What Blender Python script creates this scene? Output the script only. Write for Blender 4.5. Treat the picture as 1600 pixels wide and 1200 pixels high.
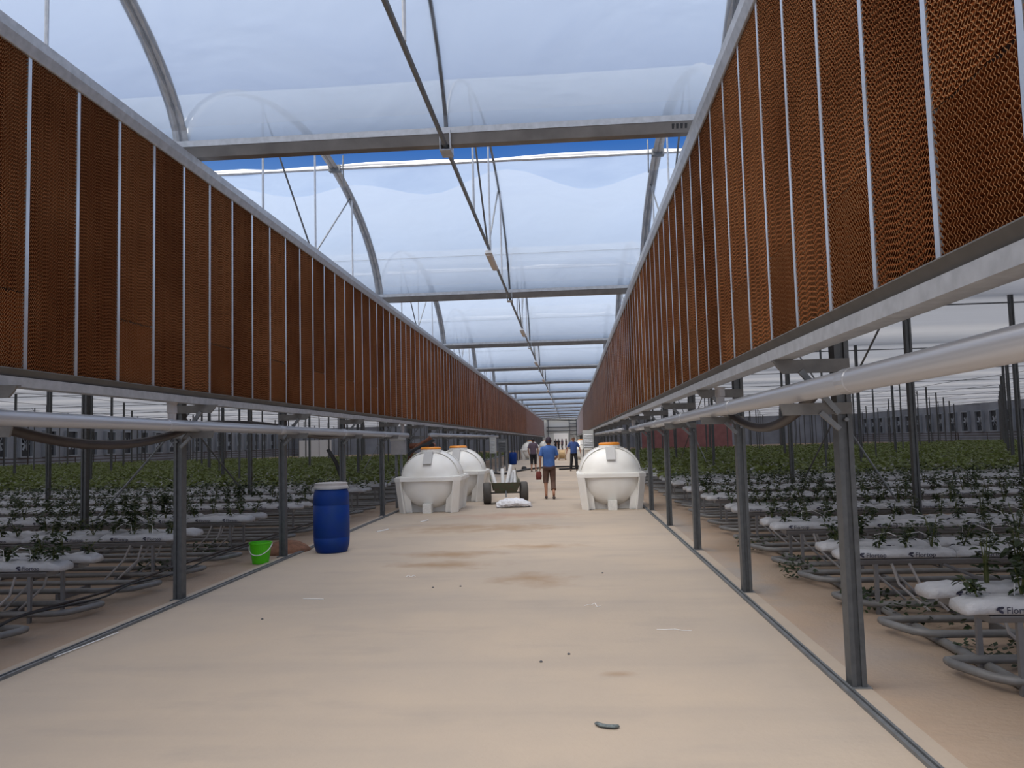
import bpy, bmesh, math, random
import numpy as np
from mathutils import Vector, Matrix
C = bpy.context
S = C.scene
for o in list(bpy.data.objects): bpy.data.objects.remove(o)
random.seed(7); rng = np.random.default_rng(7)
PI = math.pi

# ------------------------------------------------------------------ camera
CAM_H = 1.6
F, YAW, PIT, ROL = 1249.8, 0.068938, 0.070774, -0.026153
cy, sy, cp, sp = math.cos(YAW), math.sin(YAW), math.cos(PIT), math.sin(PIT)
fw = Vector((-sy * cp, cy * cp, sp)); r0 = Vector((cy, sy, 0)); u0 = r0.cross(fw)
rt = r0 * math.cos(ROL) + u0 * math.sin(ROL); up = -r0 * math.sin(ROL) + u0 * math.cos(ROL)
cd = bpy.data.cameras.new('camera'); cam = bpy.data.objects.new('camera', cd); S.collection.objects.link(cam)
m = Matrix.Identity(4)
for i in range(3):
    m[i][0] = rt[i]; m[i][1] = up[i]; m[i][2] = -fw[i]
m[2][3] = CAM_H
cam.matrix_world = m
cd.sensor_fit = 'HORIZONTAL'; cd.sensor_width = 36; cd.lens = F / 1600 * 36
cd.clip_start = 0.05; cd.clip_end = 800
S.camera = cam

# ------------------------------------------------------------------ world, sun, exposure
S.view_settings.view_transform = 'Standard'; S.view_settings.look = 'None'
S.view_settings.gamma = 1; S.view_settings.use_curve_mapping = False
S.view_settings.exposure = 0.2
S.cycles.transparent_max_bounces = 16
W = bpy.data.worlds.new('sky'); S.world = W; W.use_nodes = True
nt = W.node_tree; nt.nodes.clear()
def N(t, typ, **kw):
    n = t.nodes.new(typ)
    for k, v in kw.items():
        if k.startswith('i_'):
            n.inputs[int(k[2:])].default_value = v
        else: setattr(n, k, v)
    return n
tc = N(nt, 'ShaderNodeTexCoord'); sx = N(nt, 'ShaderNodeSeparateXYZ'); nt.links.new(tc.outputs['Generated'], sx.inputs[0])
ramp = N(nt, 'ShaderNodeValToRGB'); nt.links.new(sx.outputs[2], ramp.inputs[0])
cr = ramp.color_ramp
cr.elements[0].position = 0.0; cr.elements[0].color = (0.62, 0.66, 0.76, 1)
cr.elements[1].position = 1.0; cr.elements[1].color = (0.022, 0.12, 0.40, 1)
for p, c in ((0.10, (0.58, 0.63, 0.75)), (0.24, (0.20, 0.35, 0.62)), (0.36, (0.022, 0.115, 0.40)), (0.5, (0.022, 0.12, 0.38))):
    e = cr.elements.new(p); e.color = (*c, 1)
mp = N(nt, 'ShaderNodeMapping'); mp.inputs['Scale'].default_value = (1.3, 1.3, 4.2); mp.inputs['Location'].default_value = (0.35, 0.1, 0.25)
nt.links.new(tc.outputs['Generated'], mp.inputs[0])
nz = N(nt, 'ShaderNodeTexNoise'); nz.inputs['Scale'].default_value = 1.3; nz.inputs['Detail'].default_value = 4; nz.inputs['Roughness'].default_value = 0.55
nt.links.new(mp.outputs[0], nz.inputs['Vector'])
cr2 = N(nt, 'ShaderNodeValToRGB'); cr2.color_ramp.elements[0].position = 0.50; cr2.color_ramp.elements[1].position = 0.72
nt.links.new(nz.outputs[0], cr2.inputs[0])
mul = N(nt, 'ShaderNodeMath', operation='MULTIPLY'); mul.inputs[1].default_value = 0.8; 
zr = N(nt, 'ShaderNodeMapRange'); zr.inputs[1].default_value = 0.20; zr.inputs[2].default_value = 0.31; zr.inputs[3].default_value = 0.85; zr.inputs[4].default_value = 0.05
nt.links.new(sx.outputs[2], zr.inputs[0]); nt.links.new(zr.outputs[0], mul.inputs[1]); nt.links.new(cr2.outputs[0], mul.inputs[0])
mx = N(nt, 'ShaderNodeMix', data_type='RGBA'); nt.links.new(mul.outputs[0], mx.inputs[0])
nt.links.new(ramp.outputs[0], mx.inputs[6]); mx.inputs[7].default_value = (0.80, 0.83, 0.86, 1)
bg = N(nt, 'ShaderNodeBackground'); bg.inputs[1].default_value = 1.0; nt.links.new(mx.outputs[2], bg.inputs[0])
wo = N(nt, 'ShaderNodeOutputWorld'); nt.links.new(bg.outputs[0], wo.inputs[0])

sd = bpy.data.lights.new('sun', 'SUN'); sun = bpy.data.objects.new('sun', sd); S.collection.objects.link(sun)
sd.energy = 8.8; sd.angle = math.radians(75); sd.color = (1.0, 0.93, 0.82)
el = math.radians(67); az = Vector((-0.74, -0.67, 0)).normalized()
to_sun = az * math.cos(el) + Vector((0, 0, math.sin(el)))
sun.rotation_euler = to_sun.to_track_quat('Z', 'Y').to_euler()

# ------------------------------------------------------------------ materials
def new_mat(name):
    mt = bpy.data.materials.new(name); mt.use_nodes = True; mt.node_tree.nodes.clear(); return mt, mt.node_tree
def mat(name, col, rough=0.6, metal=0.0, var=0.0, scale=6.0, bump=0.0, bscale=40.0, col2=None, spec=0.5, trans=0.0):
    mt, t = new_mat(name)
    b = N(t, 'ShaderNodeBsdfPrincipled'); out = N(t, 'ShaderNodeOutputMaterial')
    b.inputs['Base Color'].default_value = (*col, 1); b.inputs['Roughness'].default_value = rough; b.inputs['Metallic'].default_value = metal
    b.inputs['Specular IOR Level'].default_value = spec
    g = N(t, 'ShaderNodeNewGeometry')
    if var or col2:
        n = N(t, 'ShaderNodeTexNoise'); n.inputs['Scale'].default_value = scale; n.inputs['Detail'].default_value = 5
        t.links.new(g.outputs['Position'], n.inputs['Vector'])
        r = N(t, 'ShaderNodeValToRGB'); r.color_ramp.elements[0].position = 0.32; r.color_ramp.elements[1].position = 0.68
        t.links.new(n.outputs[0], r.inputs[0])
        x = N(t, 'ShaderNodeMix', data_type='RGBA'); t.links.new(r.outputs[0], x.inputs[0])
        c2 = col2 or tuple(c * (1 - var) for c in col)
        x.inputs[6].default_value = (*c2, 1); x.inputs[7].default_value = (*col, 1)
        t.links.new(x.outputs[2], b.inputs['Base Color'])
    if bump:
        n2 = N(t, 'ShaderNodeTexNoise'); n2.inputs['Scale'].default_value = bscale; n2.inputs['Detail'].default_value = 4
        t.links.new(g.outputs['Position'], n2.inputs['Vector'])
        bp = N(t, 'ShaderNodeBump'); bp.inputs['Strength'].default_value = bump; bp.inputs['Distance'].default_value = 0.02
        t.links.new(n2.outputs[0], bp.inputs['Height']); t.links.new(bp.outputs[0], b.inputs['Normal'])
    if trans:
        tr = N(t, 'ShaderNodeBsdfTranslucent'); tr.inputs[0].default_value = (*col, 1)
        ms = N(t, 'ShaderNodeMixShader'); ms.inputs[0].default_value = trans
        t.links.new(b.outputs[0], ms.inputs[1]); t.links.new(tr.outputs[0], ms.inputs[2]); t.links.new(ms.outputs[0], out.inputs[0])
    else: t.links.new(b.outputs[0], out.inputs[0])
    return mt
M = {}
M['galv'] = mat('galvanised_steel', (0.50, 0.51, 0.53), 0.45, 0.35, var=0.22, scale=14)
M['galv_dark'] = mat('dull_steel', (0.20, 0.21, 0.22), 0.5, 0.4, var=0.25, scale=10)
M['post'] = mat('post_steel', (0.115, 0.12, 0.125), 0.5, 0.45, var=0.25, scale=18)
M['arm'] = mat('weathered_arm_steel', (0.17, 0.163, 0.155), 0.55, 0.25, var=0.25, scale=12)
M['gutter'] = mat('shaded_gutter_steel', (0.20, 0.185, 0.172), 0.5, 0.3, var=0.3, scale=4)  # shade of the down-facing trough sides darkened into the colour
M['alu'] = mat('aluminium_strip', (0.62, 0.65, 0.70), 0.32, 0.7, var=0.12, scale=5)
M['lip_dark'] = mat('dark_rail', (0.115, 0.108, 0.10), 0.7, 0.1, var=0.2, scale=8)  # bottom lip coloured darker than the beam under it
M['pipe'] = mat('silver_grey_plastic', (0.47, 0.475, 0.50), 0.32, 0.3)
M['black'] = mat('black_rubber', (0.018, 0.018, 0.02), 0.5)
M['hose'] = mat('black_brown_hose', (0.045, 0.032, 0.028), 0.5, var=0.3, scale=9)
M['tank'] = mat('cream_tank_plastic', (0.88, 0.865, 0.83), 0.42, var=0.07, scale=2.2, col2=(0.83, 0.80, 0.74))
M['tank_foot'] = mat('pale_foam_block', (0.80, 0.79, 0.75), 0.8, var=0.15, scale=40)
M['patch'] = mat('grey_tape', (0.50, 0.49, 0.48), 0.6)
M['orange'] = mat('orange_plastic', (0.85, 0.30, 0.03), 0.4)
M['blue'] = mat('blue_barrel_plastic', (0.0, 0.028, 0.20), 0.5, var=0.35, scale=6, col2=(0.004, 0.034, 0.17), spec=0.25)
M['lid'] = mat('grey_lid', (0.42, 0.40, 0.40), 0.5, var=0.15)
M['green'] = mat('lime_green_plastic', (0.10, 0.62, 0.01), 0.35, trans=0.15)
M['white'] = mat('white_plastic', (0.78, 0.78, 0.78), 0.4)
M['bag'] = mat('white_poly_film', (0.50, 0.505, 0.53), 0.45, bump=1.0, bscale=13)
M['rack'] = mat('grow_rack_steel', (0.22, 0.215, 0.22), 0.5, 0.3, var=0.2)
M['heat'] = mat('heating_pipe_paint', (0.235, 0.23, 0.225), 0.5, 0.2, var=0.25, scale=9)
M['print'] = mat('dark_print', (0.03, 0.03, 0.06), 0.6)
M['leaf'] = mat('rose_leaf', (0.040, 0.066, 0.022), 0.5, var=0.5, scale=5, trans=0.25)
M['leaf2'] = mat('lit_far_leaf', (0.20, 0.25, 0.065), 0.5, var=0.5, scale=4, trans=0.3)  # stronger light on the distant rows put in as a brighter green
M['stem'] = mat('green_stem', (0.10, 0.12, 0.03), 0.6)
M['soil'] = None
M['skin'] = mat('skin', (0.36, 0.17, 0.10), 0.55)
M['redearth'] = mat('red_earth', (0.30, 0.14, 0.08), 0.9, var=0.4, scale=12, bump=1, bscale=20)
M['cabinet'] = mat('cabinet_grey', (0.50, 0.51, 0.50), 0.5)
M['louver'] = mat('dark_louver', (0.04, 0.045, 0.055), 0.4)
M['wood'] = mat('pale_wood', (0.50, 0.34, 0.17), 0.6, var=0.2)
M['cart'] = mat('green_cart_paint', (0.060, 0.085, 0.045), 0.6, var=0.4, scale=14, col2=(0.09, 0.06, 0.04))
M['rust'] = mat('rusty_pipe', (0.20, 0.07, 0.035), 0.7, var=0.4, scale=12)
M['wall'] = mat('far_wall_sheet', (0.30, 0.33, 0.39), 0.6, var=0.25, scale=0.6)
M['fan'] = mat('fan_frame', (0.36, 0.40, 0.46), 0.5, 0.2)
M['rail'] = mat('brown_rail', (0.07, 0.045, 0.04), 0.6, var=0.3)
M['red'] = mat('faded_red_sheet', (0.34, 0.15, 0.15), 0.7, var=0.25, scale=1.5)
M['diffuser'] = mat('lamp_housing', (0.60, 0.52, 0.46), 0.5)  # tan tint paints in warm light coming up from below

# concrete with its stains
def stain_mat(name, base, base2, stains, grime, bumpv):
    mt, t = new_mat(name)
    b = N(t, 'ShaderNodeBsdfPrincipled'); out = N(t, 'ShaderNodeOutputMaterial'); b.inputs['Roughness'].default_value = 0.85
    b.inputs['Specular IOR Level'].default_value = 0.25
    g = N(t, 'ShaderNodeNewGeometry')
    def noise(sc, det, mpscale=(1, 1, 1)):
        mm = N(t, 'ShaderNodeMapping'); mm.inputs['Scale'].default_value = mpscale; t.links.new(g.outputs['Position'], mm.inputs[0])
        n = N(t, 'ShaderNodeTexNoise'); n.inputs['Scale'].default_value = sc; n.inputs['Detail'].default_value = det; n.inputs['Roughness'].default_value = 0.6
        t.links.new(mm.outputs[0], n.inputs['Vector']); return n
    def mixc(fac, a, bcol):
        x = N(t, 'ShaderNodeMix', data_type='RGBA'); t.links.new(fac, x.inputs[0])
        if isinstance(a, tuple): x.inputs[6].default_value = (*a, 1)
        else: t.links.new(a, x.inputs[6])
        x.inputs[7].default_value = (*bcol, 1); return x.outputs[2]
    def rmp(src, a, bb, hi=1.0):
        r = N(t, 'ShaderNodeMapRange'); r.inputs[1].default_value = a; r.inputs[2].default_value = bb; r.inputs[4].default_value = hi
        t.links.new(src, r.inputs[0]); return r.outputs[0]
    c = mixc(rmp(noise(0.55, 6).outputs[0], 0.35, 0.65), base, base2)
    c = mixc(rmp(noise(1.5, 8, (0.5, 1.3, 1)).outputs[0], 0.55, 0.75, 0.55), c, grime)
    c = mixc(rmp(noise(1.0, 4, (0.12, 0.8, 1)).outputs[0], 0.5, 0.68, 0.45), c, grime)
    c = mixc(rmp(noise(60, 3).outputs[0], 0.62, 0.78, 0.35), c, grime)
    nn = noise(2.2, 5)
    for (sx_, sy_, rx, ry, k, col) in stains:
        vs = N(t, 'ShaderNodeVectorMath', operation='SUBTRACT'); vs.inputs[1].default_value = (sx_, sy_, 0); t.links.new(g.outputs['Position'], vs.inputs[0])
        vm = N(t, 'ShaderNodeVectorMath', operation='MULTIPLY'); vm.inputs[1].default_value = (1 / rx, 1 / ry, 0); t.links.new(vs.outputs[0], vm.inputs[0])
        ln = N(t, 'ShaderNodeVectorMath', operation='LENGTH'); t.links.new(vm.outputs[0], ln.inputs[0])
        ad = N(t, 'ShaderNodeMath', operation='MULTIPLY_ADD'); ad.inputs[1].default_value = 2.2; t.links.new(nn.outputs[0], ad.inputs[0]); t.links.new(ln.outputs[1], ad.inputs[2])
        c = mixc(rmp(ad.outputs[0], 2.15, 1.1, k), c, col)
    t.links.new(c, b.inputs['Base Color'])
    bp = N(t, 'ShaderNodeBump'); bp.inputs['Strength'].default_value = bumpv; bp.inputs['Distance'].default_value = 0.01
    t.links.new(noise(25, 8).outputs[0], bp.inputs['Height']); t.links.new(bp.outputs[0], b.inputs['Normal'])
    t.links.new(b.outputs[0], out.inputs[0]); return mt
BR = (0.31, 0.21, 0.13)
M['concrete'] = stain_mat('dusty_concrete', (0.40, 0.335, 0.275), (0.455, 0.37, 0.29),
    [(-1.75, 11.5, 0.75, 0.42, 0.95, BR), (-1.7, 10.5, 0.8, 0.4, 0.9, BR), (-0.55, 12.2, 0.7, 0.35, 0.85, BR), (-0.45, 9.4, 0.55, 0.5, 0.85, BR),
     (-1.2, 17.3, 1.6, 0.8, 0.6, (0.38, 0.22, 0.15)), (-2.0, 15.0, 1.5, 0.9, 0.75, BR), (0.28, 5.6, 0.12, 0.07, 0.6, BR), (-0.9, 14.8, 1.0, 0.5, 0.7, BR),
     (-0.6, 26.0, 2.0, 1.0, 0.3, BR), (-0.5, 45.0, 2.0, 2.5, 0.3, BR)], (0.33, 0.285, 0.245), 0.35)
M['soil'] = stain_mat('reddish_soil', (0.36, 0.255, 0.18), (0.42, 0.32, 0.24), [(2.1, 6.2, 0.5, 1.2, 0.5, (0.33, 0.30, 0.28)), (1.95, 9.5, 0.25, 2.2, 0.7, (0.33, 0.31, 0.29)), (1.95, 15, 0.3, 3.5, 0.7, (0.33, 0.31, 0.29))],
    (0.30, 0.25, 0.20), 0.9)

# greenhouse film: hazy, see-through
def film_mat(name, fac, wr, alb=(0.31, 0.375, 0.47)):
    mt, t = new_mat(name); out = N(t, 'ShaderNodeOutputMaterial'); g = N(t, 'ShaderNodeNewGeometry')
    mm = N(t, 'ShaderNodeMapping'); mm.inputs['Scale'].default_value = (0.5, 0.8, 0.8); t.links.new(g.outputs['Position'], mm.inputs[0])
    n = N(t, 'ShaderNodeTexNoise'); n.inputs['Scale'].default_value = 1.3; n.inputs['Detail'].default_value = 4; n.inputs['Distortion'].default_value = 0.6
    t.links.new(mm.outputs[0], n.inputs['Vector'])
    r = N(t, 'ShaderNodeMapRange'); r.inputs[1].default_value = 0.3; r.inputs[2].default_value = 0.7
    r.inputs[3].default_value = fac - wr; r.inputs[4].default_value = fac + wr; t.links.new(n.outputs[0], r.inputs[0])
    tp = N(t, 'ShaderNodeBsdfTransparent'); tp.inputs[0].default_value = (0.97, 0.98, 1.0, 1)
    tl = N(t, 'ShaderNodeBsdfTranslucent'); tl.inputs[0].default_value = (*alb, 1)
    df = N(t, 'ShaderNodeBsdfDiffuse'); df.inputs[0].default_value = (0.68, 0.78, 0.92, 1)
    a = N(t, 'ShaderNodeMixShader'); a.inputs[0].default_value = 0.2; t.links.new(tl.outputs[0], a.inputs[1]); t.links.new(df.outputs[0], a.inputs[2])
    x = N(t, 'ShaderNodeMixShader'); t.links.new(r.outputs[0], x.inputs[0]); t.links.new(tp.outputs[0], x.inputs[1]); t.links.new(a.outputs[0], x.inputs[2])
    bp = N(t, 'ShaderNodeBump'); bp.inputs['Strength'].default_value = 0.35; bp.inputs['Distance'].default_value = 0.12
    t.links.new(n.outputs[0], bp.inputs['Height']); t.links.new(bp.outputs[0], df.inputs['Normal']); t.links.new(bp.outputs[0], tl.inputs['Normal'])
    t.links.new(x.outputs[0], out.inputs[0]); return mt
M['film'] = film_mat('hazy_roof_film', 0.63, 0.05)
M['film2'] = film_mat('inner_roof_film', 0.42, 0.03, (0.62, 0.66, 0.70))
def screen_mat():
    mt, t = new_mat('shade_screen_cloth'); out = N(t, 'ShaderNodeOutputMaterial'); g = N(t, 'ShaderNodeNewGeometry')
    mm = N(t, 'ShaderNodeMapping'); mm.inputs['Scale'].default_value = (0.08, 3, 1); t.links.new(g.outputs['Position'], mm.inputs[0])
    n = N(t, 'ShaderNodeTexNoise'); n.inputs['Scale'].default_value = 1.5; n.inputs['Detail'].default_value = 5; t.links.new(mm.outputs[0], n.inputs['Vector'])
    c = N(t, 'ShaderNodeMix', data_type='RGBA'); t.links.new(n.outputs[0], c.inputs[0])
    c.inputs[6].default_value = (0.42, 0.42, 0.43, 1); c.inputs[7].default_value = (0.56, 0.56, 0.58, 1)
    tl = N(t, 'ShaderNodeBsdfTranslucent'); t.links.new(c.outputs[2], tl.inputs[0])
    df = N(t, 'ShaderNodeBsdfDiffuse'); df.inputs[0].default_value = (0.42, 0.42, 0.44, 1)
    x = N(t, 'ShaderNodeMixShader'); x.inputs[0].default_value = 0.6; t.links.new(tl.outputs[0], x.inputs[1]); t.links.new(df.outputs[0], x.inputs[2])
    t.links.new(x.outputs[0], out.inputs[0]); return mt
M['screen'] = screen_mat()
def pad_mat(name, a, b_, dark=False):
    mt, t = new_mat(name); out = N(t, 'ShaderNodeOutputMaterial'); b = N(t, 'ShaderNodeBsdfPrincipled'); b.inputs['Roughness'].default_value = 0.85
    b.inputs['Specular IOR Level'].default_value = 0.04
    g = N(t, 'ShaderNodeNewGeometry'); oi = N(t, 'ShaderNodeObjectInfo')
    n = N(t, 'ShaderNodeTexNoise'); n.inputs['Scale'].default_value = 1.6; n.inputs['Detail'].default_value = 5; t.links.new(g.outputs['Position'], n.inputs['Vector'])
    ad = N(t, 'ShaderNodeMath', operation='ADD'); t.links.new(n.outputs[0], ad.inputs[0])
    m2 = N(t, 'ShaderNodeMath', operation='MULTIPLY_ADD'); m2.inputs[1].default_value = 0.5; m2.inputs[2].default_value = -0.25
    t.links.new(oi.outputs['Random'], m2.inputs[0]); t.links.new(m2.outputs[0], ad.inputs[1])
    r = N(t, 'ShaderNodeMapRange'); r.inputs[1].default_value = 0.25; r.inputs[2].default_value = 0.75; t.links.new(ad.outputs[0], r.inputs[0])
    x = N(t, 'ShaderNodeMix', data_type='RGBA'); t.links.new(r.outputs[0], x.inputs[0]); x.inputs[6].default_value = (*a, 1); x.inputs[7].default_value = (*b_, 1)
    t.links.new(x.outputs[2], b.inputs['Base Color']); t.links.new(b.outputs[0], out.inputs[0]); return mt
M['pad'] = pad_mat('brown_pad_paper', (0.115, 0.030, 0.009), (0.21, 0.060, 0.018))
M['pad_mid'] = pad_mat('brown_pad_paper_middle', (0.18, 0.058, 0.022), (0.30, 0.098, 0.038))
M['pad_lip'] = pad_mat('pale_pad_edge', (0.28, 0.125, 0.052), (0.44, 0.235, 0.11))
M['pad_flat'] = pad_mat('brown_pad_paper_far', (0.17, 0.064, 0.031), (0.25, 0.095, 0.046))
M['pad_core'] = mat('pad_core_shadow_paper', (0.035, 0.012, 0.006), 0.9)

# ------------------------------------------------------------------ mesh builder
class MB:
    def __init__(s): s.v = []; s.f = []; s.mi = []
    def add(s, vs, fs, mi=0):
        n = len(s.v); s.v += [tuple(v) for v in vs]; s.f += [tuple(i + n for i in f) for f in fs]; s.mi += [mi] * len(fs); return s
    def box(s, x0, x1, y0, y1, z0, z1, mi=0):
        vs = [(x, y, z) for x in (x0, x1) for y in (y0, y1) for z in (z0, z1)]
        return s.add(vs, [(0, 1, 3, 2), (4, 6, 7, 5), (0, 4, 5, 1), (2, 3, 7, 6), (0, 2, 6, 4), (1, 5, 7, 3)], mi)
    def obox(s, c, ax, ay, az_, hx, hy, hz, mi=0):
        c = Vector(c); vs = []
        for i in (-1, 1):
            for j in (-1, 1):
                for k in (-1, 1): vs.append(c + Vector(ax) * hx * i + Vector(ay) * hy * j + Vector(az_) * hz * k)
        return s.add(vs, [(0, 1, 3, 2), (4, 6, 7, 5), (0, 4, 5, 1), (2, 3, 7, 6), (0, 2, 6, 4), (1, 5, 7, 3)], mi)
    def bar(s, a, b, w, h=None, upv=(0, 0, 1), mi=0):
        a = Vector(a); b = Vector(b); d = (b - a).normalized(); u = Vector(upv)
        if abs(d.dot(u)) > 0.98: u = Vector((1, 0, 0))
        x = d.cross(u).normalized(); y = x.cross(d)
        return s.obox((a + b) / 2, d, x, y, (b - a).length / 2, w / 2, (h or w) / 2, mi)
    def tube(s, pts, r, n=8, cap=True, mi=0):
        pts = [Vector(p) for p in pts]; k = len(pts); rs = r if isinstance(r, (list, tuple)) else [r] * k
        base = len(s.v); prev = None
        for i, p in enumerate(pts):
            d = (pts[min(i + 1, k - 1)] - pts[max(i - 1, 0)]).normalized()
            if prev is None:
                u = Vector((0, 0, 1)) if abs(d.z) < 0.9 else Vector((1, 0, 0))
                x = d.cross(u).normalized()
            else: x = (prev - d * prev.dot(d)).normalized()
            prev = x; y = d.cross(x)
            ri = rs[i]; rx, ry = ri if isinstance(ri, tuple) else (ri, ri)
            for j in range(n):
                a = 2 * PI * j / n; s.v.append(tuple(p + x * math.cos(a) * rx + y * math.sin(a) * ry))
        for i in range(k - 1):
            for j in range(n):
                s.f.append((base + i * n + j, base + i * n + (j + 1) % n, base + (i + 1) * n + (j + 1) % n, base + (i + 1) * n + j)); s.mi.append(mi)
        if cap:
            s.f.append(tuple(base + j for j in reversed(range(n)))); s.f.append(tuple(base + (k - 1) * n + j for j in range(n))); s.mi += [mi] * 2
        return s
    def loft(s, rings, n=20, cap=True, mi=0, sq=2.0):   # rings: (cx,cy,z,rx,ry)
        base = len(s.v)
        for (cx, cy_, z, rx, ry) in rings:
            for j in range(n):
                a = 2 * PI * j / n; c, q = math.cos(a), math.sin(a)
                s.v.append((cx + rx * math.copysign(abs(c) ** (2 / sq), c), cy_ + ry * math.copysign(abs(q) ** (2 / sq), q), z))
        for i in range(len(rings) - 1):
            for j in range(n):
                s.f.append((base + i * n + j, base + i * n + (j + 1) % n, base + (i + 1) * n + (j + 1) % n, base + (i + 1) * n + j)); s.mi.append(mi)
        if cap:
            s.f.append(tuple(base + j for j in reversed(range(n)))); s.f.append(tuple(base + (len(rings) - 1) * n + j for j in range(n))); s.mi += [mi] * 2
        return s
    def extr(s, poly, axis, a, b, mi=0):   # poly: 2D points; axis 'x' (y,z), 'y' (x,z), 'z' (x,y)
        def P(p, t): return {'x': (t, p[0], p[1]), 'y': (p[0], t, p[1]), 'z': (p[0], p[1], t)}[axis]
        n = len(poly); vs = [P(p, a) for p in poly] + [P(p, b) for p in poly]
        fs = [(i, (i + 1) % n, n + (i + 1) % n, n + i) for i in range(n)] + [tuple(reversed(range(n))), tuple(range(n, 2 * n))]
        return s.add(vs, fs, mi)
    def mesh(s, name, mats, smooth=False):
        me = bpy.data.meshes.new(name); me.from_pydata(s.v, [], s.f)
        for k in (mats if isinstance(mats, (list, tuple)) else [mats]): me.materials.append(k)
        if any(s.mi): me.polygons.foreach_set('material_index', s.mi)
        if smooth: me.polygons.foreach_set('use_smooth', [True] * len(me.polygons))
        bm = bmesh.new(); bm.from_mesh(me); bmesh.ops.recalc_face_normals(bm, faces=bm.faces); bm.to_mesh(me); bm.free()
        return me
col = S.collection
def link(name, data, parent=None, loc=(0, 0, 0), rot=(0, 0, 0)):
    o = bpy.data.objects.new(name, data); col.objects.link(o); o.location = loc; o.rotation_euler = rot
    if parent: o.parent = parent
    return o
def tag(o, label=None, cat=None, group=None, kind=None):
    if label: o['label'] = label
    if cat: o['category'] = cat
    if group: o['group'] = group
    if kind: o['kind'] = kind
    return o
def part(name, mb, mt, parent=None, smooth=False, **kw):
    return link(name, mb.mesh(name, mt, smooth), parent, **kw)
def thing(name, label, cat, loc=(0, 0, 0), rot=(0, 0, 0), group=None):
    return tag(link(name, None, None, loc, rot), label, cat, group)
def struct(name, mb, mt, label, **kw):
    return tag(part(name, mb, mt, **kw), label, kind='structure')
ORD = ['nearest', 'second', 'third', 'fourth', 'fifth', 'sixth', 'seventh', 'eighth', 'ninth', 'tenth', 'eleventh', 'twelfth', 'thirteenth', 'fourteenth', 'fifteenth', 'sixteenth', 'seventeenth', 'eighteenth', 'nineteenth', 'twentieth']
def ordn(i):
    if i < 20: return ORD[i]
    t = ['', '', 'twenty', 'thirty', 'forty', 'fifty', 'sixty', 'seventy', 'eighty', 'ninety'][(i + 1) // 10]
    u = (i + 1) % 10
    return t + ('-' + ['', 'first', 'second', 'third', 'fourth', 'fifth', 'sixth', 'seventh', 'eighth', 'ninth'][u] if u else 'th').replace('yth', 'ieth')
SIDE = {-1: 'left', 1: 'right'}

# ------------------------------------------------------------------ layout numbers
GY = [8.45 + 9.4 * k for k in range(-1, 14)]      # roof gutters, from behind the camera on
YEND = 130.65
PX = {-1: -3.935, 1: 1.37}                         # pad faces
POX = {-1: -4.215, 1: 1.765}                       # aisle posts
XH = {-1: -46.0, 1: 46.0}
ZT, ZB = 4.56, 2.205

# ------------------------------------------------------------------ ground, floor, kerbs
struct('ground', MB().box(-60, 60, -6, 160, -0.30, -0.012), M['soil'], 'reddish bare soil under the growing rows on both sides')
struct('floor', MB().box(-4.07, 1.66, -6, 150, -0.1, 0.0), M['concrete'], 'dusty beige concrete aisle floor with brown stains')
def kerb(sx_):
    x = -4.07 if sx_ < 0 else 1.66
    b = MB(); b.box(x - 0.012, x + 0.012, -6, YEND, -0.05, 0.022); b.box(x + sx_ * 0.03 - 0.008, x + sx_ * 0.03 + 0.008, -6, YEND, -0.05, 0.028)
    struct('trim_%d' % (1 if sx_ < 0 else 2), b, M['galv_dark'], 'thin dark steel edging along the %s side of the concrete' % SIDE[sx_])
    c = MB(); c.box(*sorted((x + sx_ * 0.045, x + sx_ * 0.17)), -6, YEND, -0.04, 0.004)
    struct('trim_%d' % (3 if sx_ < 0 else 4), c, M['concrete'], 'narrow concrete footing strip under the %s posts' % SIDE[sx_])
kerb(-1); kerb(1)

# ------------------------------------------------------------------ roof
def arch_z(t): return 5.0 + 1.87 * max(0.0, 1 - t * t) ** 0.62
def arch_pts(k, n=20, t0=-1, t1=1):
    yc = GY[k] + 4.7
    out = []
    for i in range(n + 1):
        th = -PI / 2 + PI * i / n; t = math.sin(th); t = t0 + (t1 - t0) * (t + 1) / 2
        out.append((yc + 4.7 * t, arch_z(t)))
    return out
def film_sheet(k, ta, tb, nx, x0, x1, sag, mt, edge=None, dz=0.0, ny=16):
    yc = GY[k] + 4.7; vs = []; r = random.Random(k * 7 + int(ta * 10))
    for i in range(nx + 1):
        x = x0 + (x1 - x0) * i / nx
        for j in range(ny + 1):
            a = math.asin(max(-1, min(1, ta))); b = math.asin(max(-1, min(1, tb)))
            t = math.sin(a + (b - a) * j / ny)
            if edge and j == 0: t += 0
            if edge: t = t + (tb - t) * (edge(x)) * (1 - j / ny)
            z = arch_z(t) + dz - sag * (0.5 - 0.5 * math.cos(2 * PI * (x - POX[-1]) / 2.995)) * math.cos(t * PI / 2)
            vs.append((x, yc + 4.7 * t, z))
    fs = [(i * (ny + 1) + j, (i + 1) * (ny + 1) + j, (i + 1) * (ny + 1) + j + 1, i * (ny + 1) + j + 1) for i in range(nx) for j in range(ny)]
    return MB().add(vs, fs)
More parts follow.
